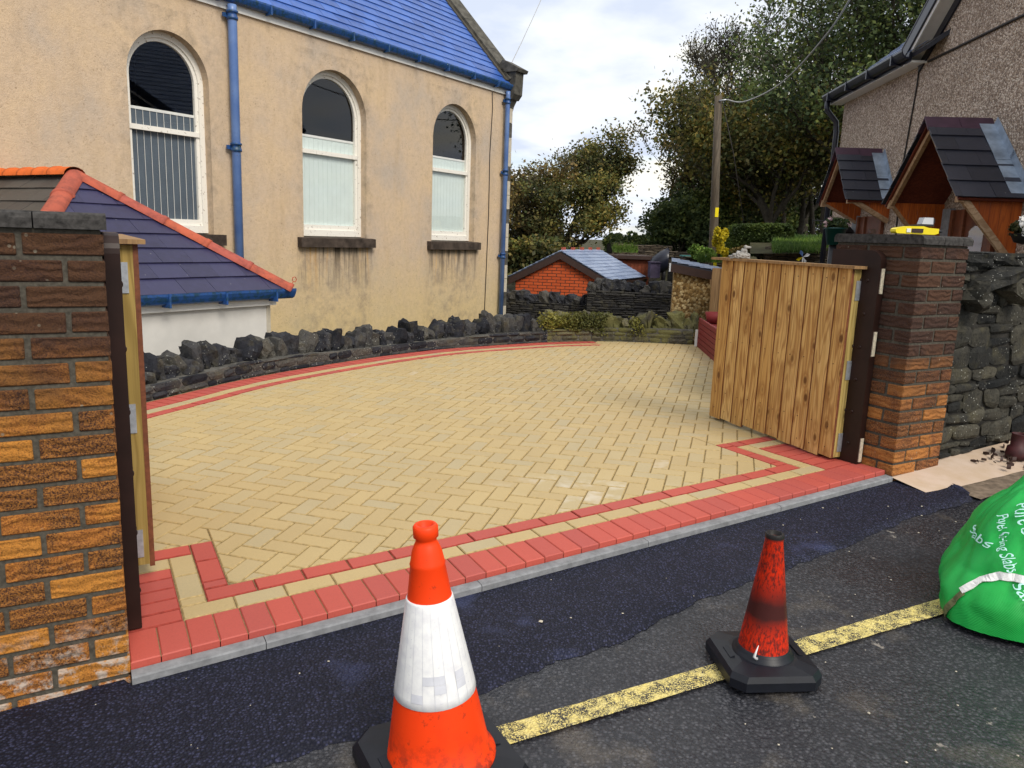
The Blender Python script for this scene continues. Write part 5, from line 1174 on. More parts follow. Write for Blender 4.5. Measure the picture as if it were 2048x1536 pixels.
def bench():
    c = at(1388, 512, 20.0); root = empty('garden_bench', c - UP * 0.4, 'small teal slatted bench in the garden left of the pole', 'bench')
    for k in range(4): b = MB(); b.box(c + Vector((0, -0.14 + k * 0.09, 0)), (0.34, 0.02, 0), (0, 0.035, 0), (0, 0, 0.015)); b.build('slat', MAT['teal'], root)
    for sx in (-0.28, 0.28): b = MB(); b.box(c + Vector((sx, 0, -0.2)), (0.025, 0, 0), (0, 0.16, 0), (0, 0, 0.19)); b.build('leg', MAT['barge'], root)
bench()

# ------------------------------------------------------------------ pebbledashed cottage on the right
def cottage():
    root = empty('cottage', hs(2.4, 0.0, -2), 'pebbledashed cottage with two slate door canopies behind the right pillar', 'house')
    P = [(5.95, -0.6), (5.95, 3.97), (2.86, 3.97), (-0.3, 6.06), (-1.2, 5.46), (-1.2, -0.6)]
    b = MB(); b.prism([hs(*p) for p in P], -HN * 5.0); b.build('wall', MAT['dash'], root)
    # main roof over the far half
    th = R(38); Y = -HN * math.cos(th) + UP * math.sin(th); N = HN * math.sin(th) + UP * math.cos(th); O = hs(0, 4.06, 0.22)
    b = MB(); q = [O + HW * 2.3, O + HW * 6.12, O + HW * 6.12 + Y * 4, O + HW * 0.8 + Y * 4]; b.prism([p - N * 0.05 for p in q][::-1], N * 0.05); b.build('roof_deck', MAT['slate_black'], root)
    slates(root, O + N * 0.004, HW, Y, N, 4.0, [(-1, -0.55, -2.75)], 0.3, 0.2, MAT['slate_wet_sheen'], 61, 0.8, 6.12, limit=160)
    b = MB(); b.hexa([hs(2.78, 3.955, 0.0), hs(6.1, 3.955, 0.0), hs(6.1, 3.955, 0.20), hs(2.78, 3.955, 0.20), hs(2.78, 3.985, 0.0), hs(6.1, 3.985, 0.0), hs(6.1, 3.985, 0.20), hs(2.78, 3.985, 0.20)]); b.build('soffit', MAT['white'], root)
    b = MB(); b.box(hs(4.44, 4.035, 0.208), HW * 1.67, HN * 0.008, UP * 0.07); b.build('fascia', MAT['pvc_black'], root)
    extrude([(a + 0.275, z + 4.05) for a, z in GUT], hs(2.76, 0), hs(6.12, 0), HN, UP, 'gutter', MAT['pvc_black'], root)
    for k in range(4): b = MB(); b.box(hs(3.1 + k * 0.9, 4.04, 0.28), HW * 0.016, HN * 0.068, UP * 0.065); b.build('gutter_bracket', MAT['pvc_black'], root)
    b = MB(); b.tube([hs(6.0, 4.0, 0.27), hs(6.0, 3.86, 0.27), hs(6.0, 3.66, 0.09), hs(6.0, 3.5, 0.07), hs(6.0, -0.4, 0.07)], 0.045, 10); b.build('downpipe', MAT['pvc_black'], root)
    # gable verge: black board over white soffit
    a = Vector(hs(2.95, 3.90, 0)); e = hs(-0.25, 6.02, 0); d = (e - a).normalized(); n = HN; up2 = d.cross(n); up2 = up2 if up2.z > 0 else -up2; L_ = (e - a).length
    for o0, o1, h0, h1, m, nm in ((0.004, 0.03, -0.03, 0.075, 'pvc_black', 'verge_trim'), (0.004, 0.19, 0.077, 0.09, 'white', 'verge_soffit'), (0.19, 0.215, 0.05, 0.20, 'white', 'verge_board'), (0.217, 0.245, 0.10, 0.25, 'pvc_black', 'bargeboard'), (-0.3, 0.25, 0.252, 0.275, 'slate_black', 'verge_slates')):
        b = MB(); q = [a + n * o0 + up2 * h0, a + n * o1 + up2 * h0, a + n * o1 + up2 * h1, a + n * o0 + up2 * h1]; b.prism(q, d * L_); b.build(nm, MAT[m], root)
    b = MB(); b.tube([hs(2.70, 3.955, 0.012), hs(1.6, 3.95, 0.012), hs(0.5, 3.94, 0.012), hs(-1.1, 3.935, 0.012)], 0.016, 8); b.build('cable', MAT['cable'], root)
    b = MB(); b.tube([hs(2.97, 3.95, 0.012), hs(2.97, 3.7, 0.012), hs(3.04, 3.2, 0.012), hs(3.12, 2.6, 0.012), hs(3.1, 2.38, 0.012), hs(3.0, 1.2, 0.012)], 0.011, 6); b.build('cable', MAT['cable'], root)
    # canopies
    def canopy(c, hw, ze, za, zb, pr):
        fr_ = MB(); t = 0.028
        ap = hs(c, za, pr)
        for sg in (-1, 1):
            e = hs(c + sg * hw, ze, pr); up_ = (ap - e).normalized(); fr_.box((ap + e) / 2 - UP * 0.035, up_ * ((ap - e).length / 2), HN * 0.022, UP * 0.035)
            wb = hs(c + sg * hw, zb, 0.02); dd = (wb - e).normalized(); fr_.box((e + wb) / 2, dd * ((wb - e).length / 2), HW * 0.026, dd.cross(HW) * 0.032)
            fr_.box(hs(c + sg * hw, ze - 0.02, pr + 0.005), HW * 0.036, HN * 0.03, UP * 0.05)
        porch = fr_.build('canopy', MAT['trim'], root)
        for sg in (-1, 1):
            e = hs(c + sg * (hw + 0.06), ze - 0.05, 0.0); a_ = hs(c, za + 0.02, 0.0); Y_ = (a_ - e).normalized(); N_ = HN.cross(Y_); N_ = N_ if N_.z > 0 else -N_; LL = (a_ - e).length
            b = MB(); q = [e, e + HN * (pr + 0.05), a_ + HN * (pr + 0.05), a_]; nrm = (q[1] - q[0]).cross(q[2] - q[0]); q = q if nrm.dot(N_) > 0 else q[::-1]; b.prism(q, N_ * 0.02); b.build('soffit_deck', MAT['soffit'], porch)
            slates(porch, e + N_ * 0.022, HN, Y_, N_, LL, [], 0.32, LL / 5.0, MAT['slate_black'], 70 + int(c * 10), 0.0, pr + 0.09, th=0.008, lap=1.2, state=[0 if sg < 0 else 0])
            # lead flashing, two lapped sheets
            for k in range(2):
                b = MB(); r0, r1 = LL * (0.0 if k == 0 else 0.48), LL * (0.52 if k == 0 else 0.97); o = 0.046 + 0.004 * k; f0 = e + N_ * o
                b.hexa([f0 + Y_ * r0, f0 + Y_ * r0 + HN * 0.16, f0 + Y_ * r1 + HN * 0.16, f0 + Y_ * r1] + [p + N_ * 0.004 for p in (f0 + Y_ * r0, f0 + Y_ * r0 + HN * 0.16, f0 + Y_ * r1 + HN * 0.16, f0 + Y_ * r1)])
                b.hexa([f0 + Y_ * r0 + HN * 0.003, f0 + Y_ * r0 + HN * 0.008, f0 + Y_ * r1 + HN * 0.008, f0 + Y_ * r1 + HN * 0.003] + [p + N_ * 0.09 for p in (f0 + Y_ * r0 + HN * 0.003, f0 + Y_ * r0 + HN * 0.008, f0 + Y_ * r1 + HN * 0.008, f0 + Y_ * r1 + HN * 0.003)])
                b.build('lead_flashing', MAT['lead'], porch)
            # boarded cheek under the eave
            n_b = 6; e0 = hs(c + sg * (hw - 0.03), ze, 0)
            for k in range(n_b):
                k0, k1 = pr * k / n_b + 0.003, pr * (k + 1) / n_b - 0.001; zf = lambda x: zb + (ze - zb) * x / pr
                b = MB(); q = [hs(c + sg * (hw - 0.03), zf(k0), k0), hs(c + sg * (hw - 0.03), zf(k1), k1), hs(c + sg * (hw - 0.03), ze, k1), hs(c + sg * (hw - 0.03), ze, k0)]; b.prism(q, HW * (sg * 0.014)); b.build('cheek_board', MAT['cedar'], porch)
        for k in range(2):
            b = MB(); k0, k1 = (pr + 0.1) * k / 2, (pr + 0.1) * (k + 1) / 2 - 0.004; sl = (za - ze) / hw; r_ = [(-0.13, -0.13 * sl + 0.075), (0, 0.105), (0.13, -0.13 * sl + 0.075), (0.13, -0.13 * sl + 0.055), (0, 0.082), (-0.13, -0.13 * sl + 0.055)]
            b.prism([hs(c + x, za + z, k0) for x, z in r_], HN * (k1 - k0)); b.build('ridge_tile', MAT['plum'], porch)
        # door below
        dz = 2.02; dc = c + 0.05
        b = MB(); b.box(hs(dc, dz / 2, 0.012), HW * 0.50, HN * 0.012, UP * (dz / 2)); dr = b.build('door', MAT['door'], root)
        b = MB(); b.box(hs(dc - 0.12, 1.35, 0.028), HW * 0.16, HN * 0.006, UP * 0.48); b.build('pane', MAT['glass'], dr)
        for sx in (-0.47, 0.2, 0.47): b = MB(); b.box(hs(dc + sx, dz / 2, 0.034), HW * 0.035, HN * 0.02, UP * (dz / 2)); b.build('jamb', MAT['stain_shade_wood'], dr)
        b = MB(); b.box(hs(dc + 0.60, dz / 2, 0.03), HW * 0.10, HN * 0.028, UP * (dz / 2 + 0.02)); b.build('reveal', MAT['kerb'], dr)
    canopy(0.86, 0.87, 2.10, 2.88, 1.42, 0.62); canopy(3.98, 0.60, 2.235, 2.90, 1.93, 0.58)
    # wrought bracket and lantern near the far canopy
    b = MB(); o = hs(5.6, 1.98, 0); b.tube([o, o + HN * 0.42], 0.010, 6); b.tube([o + UP * -0.28, o + HN * 0.10 - UP * 0.22, o + HN * 0.3 - UP * 0.02], 0.007, 6)
    for cx, cz_, r in ((0.17, -0.10, 0.05), (0.28, -0.12, 0.06)): b.tube([o + HN * (cx + r * math.cos(a)) + UP * (cz_ + r * math.sin(a)) for a in [k * 0.7 for k in range(9)]], 0.006, 6)
    b.tube([o + HN * 0.42 + UP * 0.03, o + HN * 0.42 - UP * 0.14], 0.007, 6); b.build('basket_bracket', MAT['black'], root)
    b = MB(); o = hs(4.62, 1.62, 0.16); b.lathe(o, [(0.0, -0.12), (0.06, -0.12), (0.10, 0.16), (0.13, 0.17), (0.03, 0.27), (0.0, 0.29)], 6, False); b.tube([o + UP * 0.28, o + UP * 0.34, hs(4.62, 2.0, 0.0)], 0.012, 6); b.build('lantern', MAT['black'], root)
cottage()

# ------------------------------------------------------------------ pole and wires
def pole():
    T = at(1437, 192, 19.0); B_ = at(1425, 535, 19.0); d = (T - B_); B0 = B_ - d * 0.45
    root = empty('utility_pole', B0, 'weathered wooden utility pole behind the open golden gate', 'pole')
    b = MB(); b.tube([B0, B_, B_ + d * 0.5, T], [0.115, 0.11, 0.095, 0.082], 12); b.build('shaft', MAT['pole'], root)
    b = MB(); b.tube([T + Vector((0.0, -0.09, -0.12)), T + Vector((0.16, -0.14, -0.10))], 0.018, 6); b.build('hook', MAT['galv'], root)
    for k, z in ((0.33, 0.22), (0.02, 0.1)):
        b = MB(); p = B_ + d * k; b.box(p + Vector((0.03, -0.105, 0)), (0.04, 0, 0), (0, 0.006, 0), (0, 0, z / 2)); b.build('number_plate', MAT['yellow'], root)
    b = MB(); b.tube([T + Vector((0.10, -0.05, -0.15)), T + Vector((0.5, 0.1, -1.3)), T + Vector((0.95, 0.3, -2.9))], 0.010, 5); b.build('stay_cable', MAT['cable'], root)
    return T
PT = pole()
def wire(pts, r, m, label):
    P = []; 
    for i in range(len(pts) - 1):
        p0 = pts[max(i - 1, 0)]; p1 = pts[i]; p2 = pts[i + 1]; p3 = pts[min(i + 2, len(pts) - 1)]
        for k in range(8):
            t = k / 8; P.append(0.5 * ((2 * p1) + (p2 - p0) * t + (2 * p0 - 5 * p1 + 4 * p2 - p3) * t * t + (3 * p1 - p0 - 3 * p2 + p3) * t ** 3))
    P.append(pts[-1]); b = MB(); b.tube(P, r, 6); tag(b.build('overhead_wire', m, None, pts[0]), label, 'wire')
wire([PT + Vector((0.18, -0.14, -0.10)), at(1490, 203, 18.0), at(1560, 168, 16.5), at(1640, 85, 14.8), at(1705, -12, 13.3), at(1800, -220, 11)], 0.016, MAT['wire'], 'pale sagging service wire from the wooden pole to upper right')
wire([at(1015, 143, 17.3), at(1050, 70, 19.0), at(1086, -10, 21), at(1130, -120, 24)], 0.008, MAT['wire'], 'thin straight wire rising from the chapel roof corner')

# ------------------------------------------------------------------ plants
def leaves(mb, c, n, rad, size, rnd, asp=1.6, flat=0.0, shell=0.0):
    for i in range(n):
        while True:
            q = Vector((rnd.uniform(-1, 1), rnd.uniform(-1, 1), rnd.uniform(-1, 1)))
            if shell <= q.length <= 1: break
        p = Vector((c[0] + q.x * rad[0], c[1] + q.y * rad[1], c[2] + q.z * rad[2])); add_leaf(mb, p, size * rnd.uniform(0.6, 1.35), rnd, asp)
def add_leaf(mb, p, s, rnd, asp=1.6):
    a = Vector((rnd.gauss(0, 1), rnd.gauss(0, 1), rnd.gauss(0, 0.8)));
    if a.length < 1e-3: a = Vector((1, 0, 0))
    a.normalize(); b = a.orthogonal().normalized(); ang = rnd.uniform(0, 6.28); b = b * math.cos(ang) + a.cross(b) * math.sin(ang)
    k = len(mb.v); mb.v.extend([p - a * s * asp * 0.5, p + b * s * 0.5, p + a * s * asp * 0.5, p - b * s * 0.5]); mb.f.append([k, k + 1, k + 2, k + 3]); mb.sm.append(False)
def tree(base, h, lean, spread, trunk_r, seed, leafm, nleaf, lsize, label, levels=4, clump=0.55, start=0.3, up=0.5, first=5, group='trees of the wood', fork=(3, 4), name='tree', bare=0.0, shape=1.0, twig=True, tw=0.011):
    rnd = random.Random(seed); root = empty(name, base, label, 'tree', group); wood = MB(); tips = []
    def branch(p, d, L_, r, lv):
        n = 4 if lv < 3 else 3; pts = [p]; dd = d.normalized()
        for i in range(n):
            dd = (dd + Vector((rnd.gauss(0, 0.16), rnd.gauss(0, 0.16), rnd.gauss(0, 0.10) + 0.05 * up))).normalized(); pts.append(pts[-1] + dd * (L_ / n))
        rr = [r * (1 - 0.55 * i / n) for i in range(n + 1)]
        if r > 0.006 or twig: wood.tube(pts, rr, 7 if lv == 0 else (5 if lv < 2 else 3), False)
        if lv >= levels: tips.extend(pts[1:]); return
        if lv >= levels - 1: tips.extend(pts[2:])
        k = first if lv == 0 else rnd.randint(*fork)
        for i in range(k):
            t = rnd.uniform(start if lv == 0 else 0.3, 1.0); j = min(int(t * n), n - 1); q = pts[j].lerp(pts[j + 1], t * n - j)
            a = rnd.uniform(0, 6.28) if lv else (i + rnd.uniform(-.3, .3)) * 6.283 / k; o = Vector((math.cos(a), math.sin(a), 0))
            nd = (dd * 0.55 + o * spread * rnd.uniform(0.6, 1.1) + UP * up * rnd.uniform(0.2, 0.9)).normalized()
            branch(q, nd, L_ * rnd.uniform(0.5, 0.72) * (shape if lv == 0 else 1), max(r * (1 - 0.55 * t) * 0.6, tw), lv + 1)
        branch(pts[-1], dd, L_ * rnd.uniform(0.5, 0.65), r * 0.45, lv + 1)
    branch(Vector(base), Vector(lean), h * 0.52, trunk_r, 0)
    wood.build('trunk', MAT['bark'], root)
    cr = MB(); keep = [t for t in tips if rnd.random() > bare] or tips
    for i in range(nleaf):
        t = keep[rnd.randrange(len(keep))]; add_leaf(cr, t + Vector((rnd.gauss(0, clump), rnd.gauss(0, clump), rnd.gauss(0, clump * 0.7))) * 0.5, lsize * rnd.uniform(0.6, 1.4), rnd)
    cr.build('crown', leafm, root); return root
def bush(c, rad, n, size, m, label, seed, name='shrub', cat='shrub', group=None, stems=6, core=None):
    rnd = random.Random(seed); c = Vector(c); root = empty(name, c - UP * rad[2], label, cat, group); b = MB()
    for i in range(max(6, n // 160)):
        q = Vector((rnd.uniform(-.75, .75) * rad[0], rnd.uniform(-.75, .75) * rad[1], rnd.uniform(-.7, .7) * rad[2])); k = rnd.uniform(0.28, 0.5); leaves(b, c + q, n // max(6, n // 160), (rad[0] * k, rad[1] * k, rad[2] * k), size, rnd)
    b.build('foliage', m, root); s = MB()
    for i in range(stems): a = rnd.uniform(0, 6.28); s.tube([c - UP * rad[2], c + Vector((math.cos(a) * rad[0] * 0.3, math.sin(a) * rad[1] * 0.3, -rad[2] * 0.2)), c + Vector((math.cos(a) * rad[0] * 0.6, math.sin(a) * rad[1] * 0.6, rad[2] * rnd.uniform(0.3, 0.95)))], [0.03, 0.02, 0.006], 5)
    s.build('stems', MAT['bark'], root); return root
def wood():
    g = 0.5
    X = lambda x, Y: at(x, 500, Y).x
    tree((X(1122, 27), 27, 0.0), 5.2, (0, 0, 1), 0.5, 0.16, 3, MAT['leaf_mid'], 30000, 0.065, 'bushy autumn tree rising behind the orange brick shed', 4, 0.42, 0.15, 0.5, 8, shape=0.85)
    tree((X(1040, 28), 28, 0.0), 3.9, (0, 0, 1), 0.9, 0.13, 4, MAT['leaf_br'], 12000, 0.075, 'low bronze tree between chapel corner and bushy autumn tree', 4, 0.55, 0.15, 0.4, 7)
    tree((X(1462, 31), 31, 0.4), 9.6, (0.03, 0, 1), 0.8, 0.24, 8, MAT['leaf_grey'], 11000, 0.058, 'tall airy tree with bare twigs standing against the sky', 5, 0.36, 0.4, 0.75, 7, fork=(3, 4), tw=0.02)
    tree((X(1400, 30), 30, 0.3), 5.0, (0.0, 0, 1), 0.6, 0.18, 9, MAT['leaf_br'], 11000, 0.065, 'thin bronze leaved tree at the left edge of the wood', 5, 0.36, 0.25, 0.55, 6, fork=(2, 3), tw=0.018)
    tree((X(1560, 26), 26, 0.8), 6.3, (0, 0, 1), 1.0, 0.20, 12, MAT['leaf_mid'], 26000, 0.085, 'leafy green tree above the clipped hedge', 4, 0.85, 0.35, 0.35, 8, shape=0.95)
    tree((X(1690, 24), 24, 1.0), 8.6, (0.02, 0, 1), 1.0, 0.26, 14, MAT['leaf_dk'], 27000, 0.08, 'large dark green tree behind the cottage eave', 4, 0.7, 0.45, 0.4, 9)
    tree((X(1800, 25), 25, 1.0), 11.0, (0, 0, 1), 0.95, 0.28, 15, MAT['leaf_dk'], 15000, 0.075, 'tall dark tree rising over the cottage roof', 4, 0.5, 0.4, 0.5, 9)
    tree((X(1610, 33), 33, 0.8), 8.8, (0, 0, 1), 0.95, 0.28, 16, MAT['leaf_mid'], 22000, 0.085, 'dark tree deep in the wood behind the leafy green tree', 4, 1.0, 0.3, 0.4, 9)
    tree((X(1490, 35), 35, 0.6), 6.8, (0, 0, 1), 0.9, 0.22, 17, MAT['leaf_dk'], 20000, 0.10, 'dark low tree behind the utility pole', 4, 1.0, 0.12, 0.35, 9)
    tree((X(1710, 36), 36, 0.8), 8.6, (0, 0, 1), 1.0, 0.3, 18, MAT['leaf_dk'], 20000, 0.11, 'dark tree at the back of the wood beside the cottage', 4, 1.1, 0.2, 0.4, 9)
    # trunks in the gloom
    rnd = random.Random(77)
    for i, (x, Y) in enumerate([(1588, 27.5), (1622, 29), (1640, 25.5), (1572, 31), (1530, 32)]):
        B0 = Vector((X(x, Y), Y, 0.6)); root = empty('slender_tree', B0, ['leaning grey trunk under the leafy green tree', 'slender dark trunk in the gloom of the wood', 'curved pale trunk beside the cottage downpipe', 'thin upright trunk deep in the wood', 'thin trunk behind the clipped hedge'][i], 'tree', 'slender trees in the wood'); b = MB()
        b.tube([B0 + Vector((0.12 * math.sin(k * 0.9 + i), 0, k * 0.9)) + Vector((-0.05 * k * (1 if i % 2 else -0.6), 0, 0)) for k in range(6)], [0.13 - 0.016 * k for k in range(6)], 8); b.build('trunk', MAT['bark'], root)
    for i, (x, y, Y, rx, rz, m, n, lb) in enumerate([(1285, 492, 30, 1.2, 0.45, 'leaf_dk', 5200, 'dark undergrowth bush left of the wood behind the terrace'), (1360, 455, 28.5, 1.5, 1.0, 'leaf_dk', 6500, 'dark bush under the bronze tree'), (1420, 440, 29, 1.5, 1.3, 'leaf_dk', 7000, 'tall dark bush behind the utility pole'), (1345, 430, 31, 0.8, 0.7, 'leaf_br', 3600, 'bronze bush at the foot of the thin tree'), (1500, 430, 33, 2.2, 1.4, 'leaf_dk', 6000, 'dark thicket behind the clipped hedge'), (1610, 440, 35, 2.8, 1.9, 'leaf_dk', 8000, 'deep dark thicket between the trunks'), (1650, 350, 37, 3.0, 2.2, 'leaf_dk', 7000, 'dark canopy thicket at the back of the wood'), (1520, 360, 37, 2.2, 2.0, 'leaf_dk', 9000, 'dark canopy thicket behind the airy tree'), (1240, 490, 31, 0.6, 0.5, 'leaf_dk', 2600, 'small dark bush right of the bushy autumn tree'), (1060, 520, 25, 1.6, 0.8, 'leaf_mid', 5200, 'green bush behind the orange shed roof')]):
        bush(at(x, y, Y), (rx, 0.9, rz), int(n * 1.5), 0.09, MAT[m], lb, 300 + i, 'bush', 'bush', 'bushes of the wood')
wood()
def hedge():
    A, B_ = at(1462, 478, 18.6), at(1572, 478, 18.2); c = (A + B_) / 2; t = (B_ - A) / 2; rnd = random.Random(8); zt = at(1515, 450, 18.5).z; zb = at(1515, 512, 18.5).z
    root = empty('clipped_hedge', Vector((c.x, c.y, zb)), 'clipped green box hedge with flat top on the garden bank', 'hedge'); b = MB(); core = MB()
    core.box(Vector((c.x, c.y, (zt + zb) / 2)), t * 0.93, Vector((0, 0.35, 0)), UP * ((zt - zb) / 2 * 0.93)); core.build('inner_twigs', MAT['leaf_dk'], root)
    for i in range(9000):
        f = rnd.randrange(4); x = rnd.uniform(-1, 1); y = rnd.uniform(-.45, .45); z = rnd.uniform(-1, 1)
        if f == 0: z = 1 + rnd.gauss(0, 0.035)
        elif f == 1: x = math.copysign(1 + rnd.gauss(0, 0.03), x)
        else: y = -0.45 + rnd.gauss(0, 0.03)
        k = 1 - 0.06 * (abs(x) > 0.85 and z > 0.7); add_leaf(b, Vector((c.x, c.y + y, 0)) + t * x * k + UP * ((zt + zb) / 2 + z * k * (zt - zb) / 2), rnd.uniform(0.025, 0.05), rnd)
    b.build('foliage', MAT['leaf_hedge'], root)
hedge()
bush(at(1440, 488, 17.6), (0.17, 0.2, 0.32), 1500, 0.05, MAT['leaf_yel'], 'bright yellow shrub beside the utility pole', 401)
bush(at(1400, 505, 18.6), (0.32, 0.3, 0.2), 900, 0.05, MAT['grass'], 'soft green shrub left of the utility pole', 402)
bush(at(1520, 505, 17.0), (0.6, 0.3, 0.16), 1200, 0.05, MAT['leaf_br'], 'low brown planting below the clipped hedge', 403)
def grass():
    b = MB(); rnd = random.Random(5)
    for i in range(9000):
        x = rnd.uniform(1545, 1668); Y = rnd.uniform(14.4, 19.0); k = (Y - 14.4) / 4.6
        p = at(x, 505 - 27 * k ** 0.8 + rnd.uniform(-3, 3), Y); h = rnd.uniform(0.05, 0.14); a = rnd.uniform(0, 3.14); w = Vector((math.cos(a), math.sin(a), 0)) * 0.012; l = Vector((rnd.gauss(0, .03), rnd.gauss(0, .03), h)); k0 = len(b.v)
        b.v.extend([p - w, p + w, p + l]); b.f.append([k0, k0 + 1, k0 + 2]); b.sm.append(False)
    for x, y, Y in [(1250, 500, 24.6), (1420, 520, 18)]:
        for i in range(500):
            p = at(x + rnd.uniform(-25, 25), y + rnd.uniform(-6, 6), Y); a = rnd.uniform(0, 3.14); w = Vector((math.cos(a), math.sin(a), 0)) * 0.012; k0 = len(b.v); b.v.extend([p - w, p + w, p + Vector((rnd.gauss(0, .04), 0, rnd.uniform(.08, .2)))]); b.f.append([k0, k0 + 1, k0 + 2]); b.sm.append(False)
    tag(b.build('grass', MAT['grass']), 'long green grass on the garden bank', None, None, 'stuff')
    # the bank itself
    g_ = MB(); vs = []; xs = [1500, 1545, 1590, 1635, 1690, 1740]; ks = [0, 0.2, 0.4, 0.6, 0.8, 1.0]
    for k in ks:
        Y = 14.4 + 4.6 * k
        for x in xs: vs.append(at(x, 507 - 27 * k ** 0.8, Y))
    n = len(xs); g_.add(vs, [(j * n + i, j * n + i + 1, (j + 1) * n + i + 1, (j + 1) * n + i) for j in range(len(ks) - 1) for i in range(n - 1)], True)
    tag(g_.build('garden_bank', MAT['earth']), 'sloping earth bank under the long grass', None, None, 'structure')
    m = MB()
    for i in range(5200):
        s = rnd.uniform(sM - 0.1, sM + 1.5); z = cz(s) + rnd.choice((0.15, 0.2, 0.28, 0.33)) + rnd.uniform(-0.07, 0.06); p = Fd(s, z, rnd.uniform(-0.10, 0.05)); q = noise.noise(p * 3.0)
        if q > -0.05: add_leaf(m, p, rnd.uniform(0.012, 0.03), rnd, 1.8)
    for i in range(0):
        s = rnd.choice((3.9, 4.6, 5.2, 6.4)) + rnd.gauss(0, 0.12); p = Fd(s, cz(s) + rnd.uniform(0.0, 0.12), 0.02 + rnd.uniform(0, .03)); add_leaf(m, p, rnd.uniform(0.012, 0.025), rnd, 1.8)
    tag(m.build('moss', MAT['moss']), 'yellow green moss tufts on the far low wall', None, None, 'stuff')
grass()

# ------------------------------------------------------------------ traffic cones
def octo(c, r, cut, z): 
    a, k = r, r - cut; return [c + Vector((x, y, z)) for x, y in ((a, -k), (a, k), (k, a), (-k, a), (-a, k), (-a, -k), (-k, -a), (k, -a))]
def rot_about(P, c, a): return [c + Matrix.Rotation(a, 3, 'Z') @ (p - c) for p in P]
def cone_base(c, r, h, ang, root, hole):
    b = MB(); rings = [octo(c, r, r * 0.26, 0.0), octo(c, r, r * 0.26, h * 0.62), octo(c, r * 0.94, r * 0.26, h), octo(c, r * 0.62, r * 0.22, h * 1.18)]; rings = [rot_about(q, c, ang) for q in rings]
    vs = [p for q in rings for p in q]; fs = [tuple(range(7, -1, -1)), tuple(range(24, 32))]
    for i in range(3):
        for k in range(8): fs.append((i * 8 + k, i * 8 + (k + 1) % 8, (i + 1) * 8 + (k + 1) % 8, (i + 1) * 8 + k))
    b.add(vs, fs); base = b.build('base', MAT['rubber'], root)
    for s in (-1, 1):
        g_ = MB(); rr = Matrix.Rotation(ang, 3, 'Z'); g_.box(c + rr @ Vector((s * r * 0.76, 0, h * 1.105)), rr @ Vector((r * 0.05, 0, -0.003 * s)), rr @ Vector((0, r * 0.22, 0)), Vector((0, 0, 0.004))); g_.build('grip', MAT['rubber'], base)
    return base
def big_cone():
    p = at(880, 1532, 2.08); u, v = to_uv(p.x, p.y); c = Vector((p.x, p.y, zr(u, v) + 0.004)); root = empty('traffic_cone', c, 'tall orange traffic cone with white reflective sleeve nearest the camera', 'traffic cone')
    tilt = Matrix.Rotation(R(-4.0), 4, 'Y') @ Matrix.Rotation(R(1.0), 4, 'X')
    cone_base(c, 0.222, 0.05, 0.5, root, 0.15)
    def bodyprof(prof, nm, m, parent, seg=40):
        b = MB(); b.lathe((0, 0, 0), [(r, z * 1.075) for r, z in prof], seg); b.v = [c + (tilt @ q.to_4d()).to_3d() for q in b.v]; return b.build(nm, m, parent)
    body = bodyprof([(0.168, 0.030), (0.172, 0.048), (0.162, 0.058), (0.154, 0.064), (0.138, 0.15), (0.118, 0.255), (0.0625, 0.535), (0.050, 0.615), (0.0515, 0.62), (0.049, 0.626), (0.043, 0.655), (0.034, 0.675), (0.030, 0.682), (0.030, 0.69), (0.036, 0.695), (0.036, 0.722), (0.031, 0.728), (0.022, 0.728), (0.022, 0.60)], 'body', MAT['cone'], root)
    sl = bodyprof([(0.1185, 0.250), (0.1215, 0.252), (0.1215 - 0.004, 0.275), (0.0685, 0.522), (0.0655, 0.528), (0.0640, 0.526)], 'reflective_sleeve', MAT['sleeve'], root)
    # grey squares and seams of the sleeve
    R_ = lambda z: 0.1232 - (z - 0.252) * (0.1232 - 0.0675) / (0.526 - 0.252)
    def patch(a0, a1, z0, z1, m, nm, off=0.0006):
        b = MB(); vs = []; n = 4
        for z in (z0, z1):
            for k in range(n + 1): a = a0 + (a1 - a0) * k / n; q = Vector(((R_(z) + off) * math.cos(a), (R_(z) + off) * math.sin(a), z * 1.075)); vs.append(c + (tilt @ q.to_4d()).to_3d())
        b.add(vs, [(k, k + 1, n + 2 + k, n + 1 + k) for k in range(n)], True); return b.build(nm, m, sl)
    f = -1.45
    for (i, j) in ((0, 3), (-1, 3), (2, 3), (-2, 1), (0, 2), (2, 2)): patch(f + i * 0.30, f + i * 0.30 + 0.29, 0.272 + (j - 1) * 0.024, 0.295 + (j - 1) * 0.024, MAT['sleeve_g'], 'grey_square')
    for j in range(11): patch(f - 1.6, f + 1.9, 0.270 + j * 0.0235, 0.2712 + j * 0.0235, MAT['sleeve_g'], 'seam', 0.0004)
    for i in range(-5, 7): patch(f + i * 0.30 - 0.006, f + i * 0.30 + 0.002, 0.258, 0.520, MAT['sleeve_g'], 'seam', 0.0004)
big_cone()
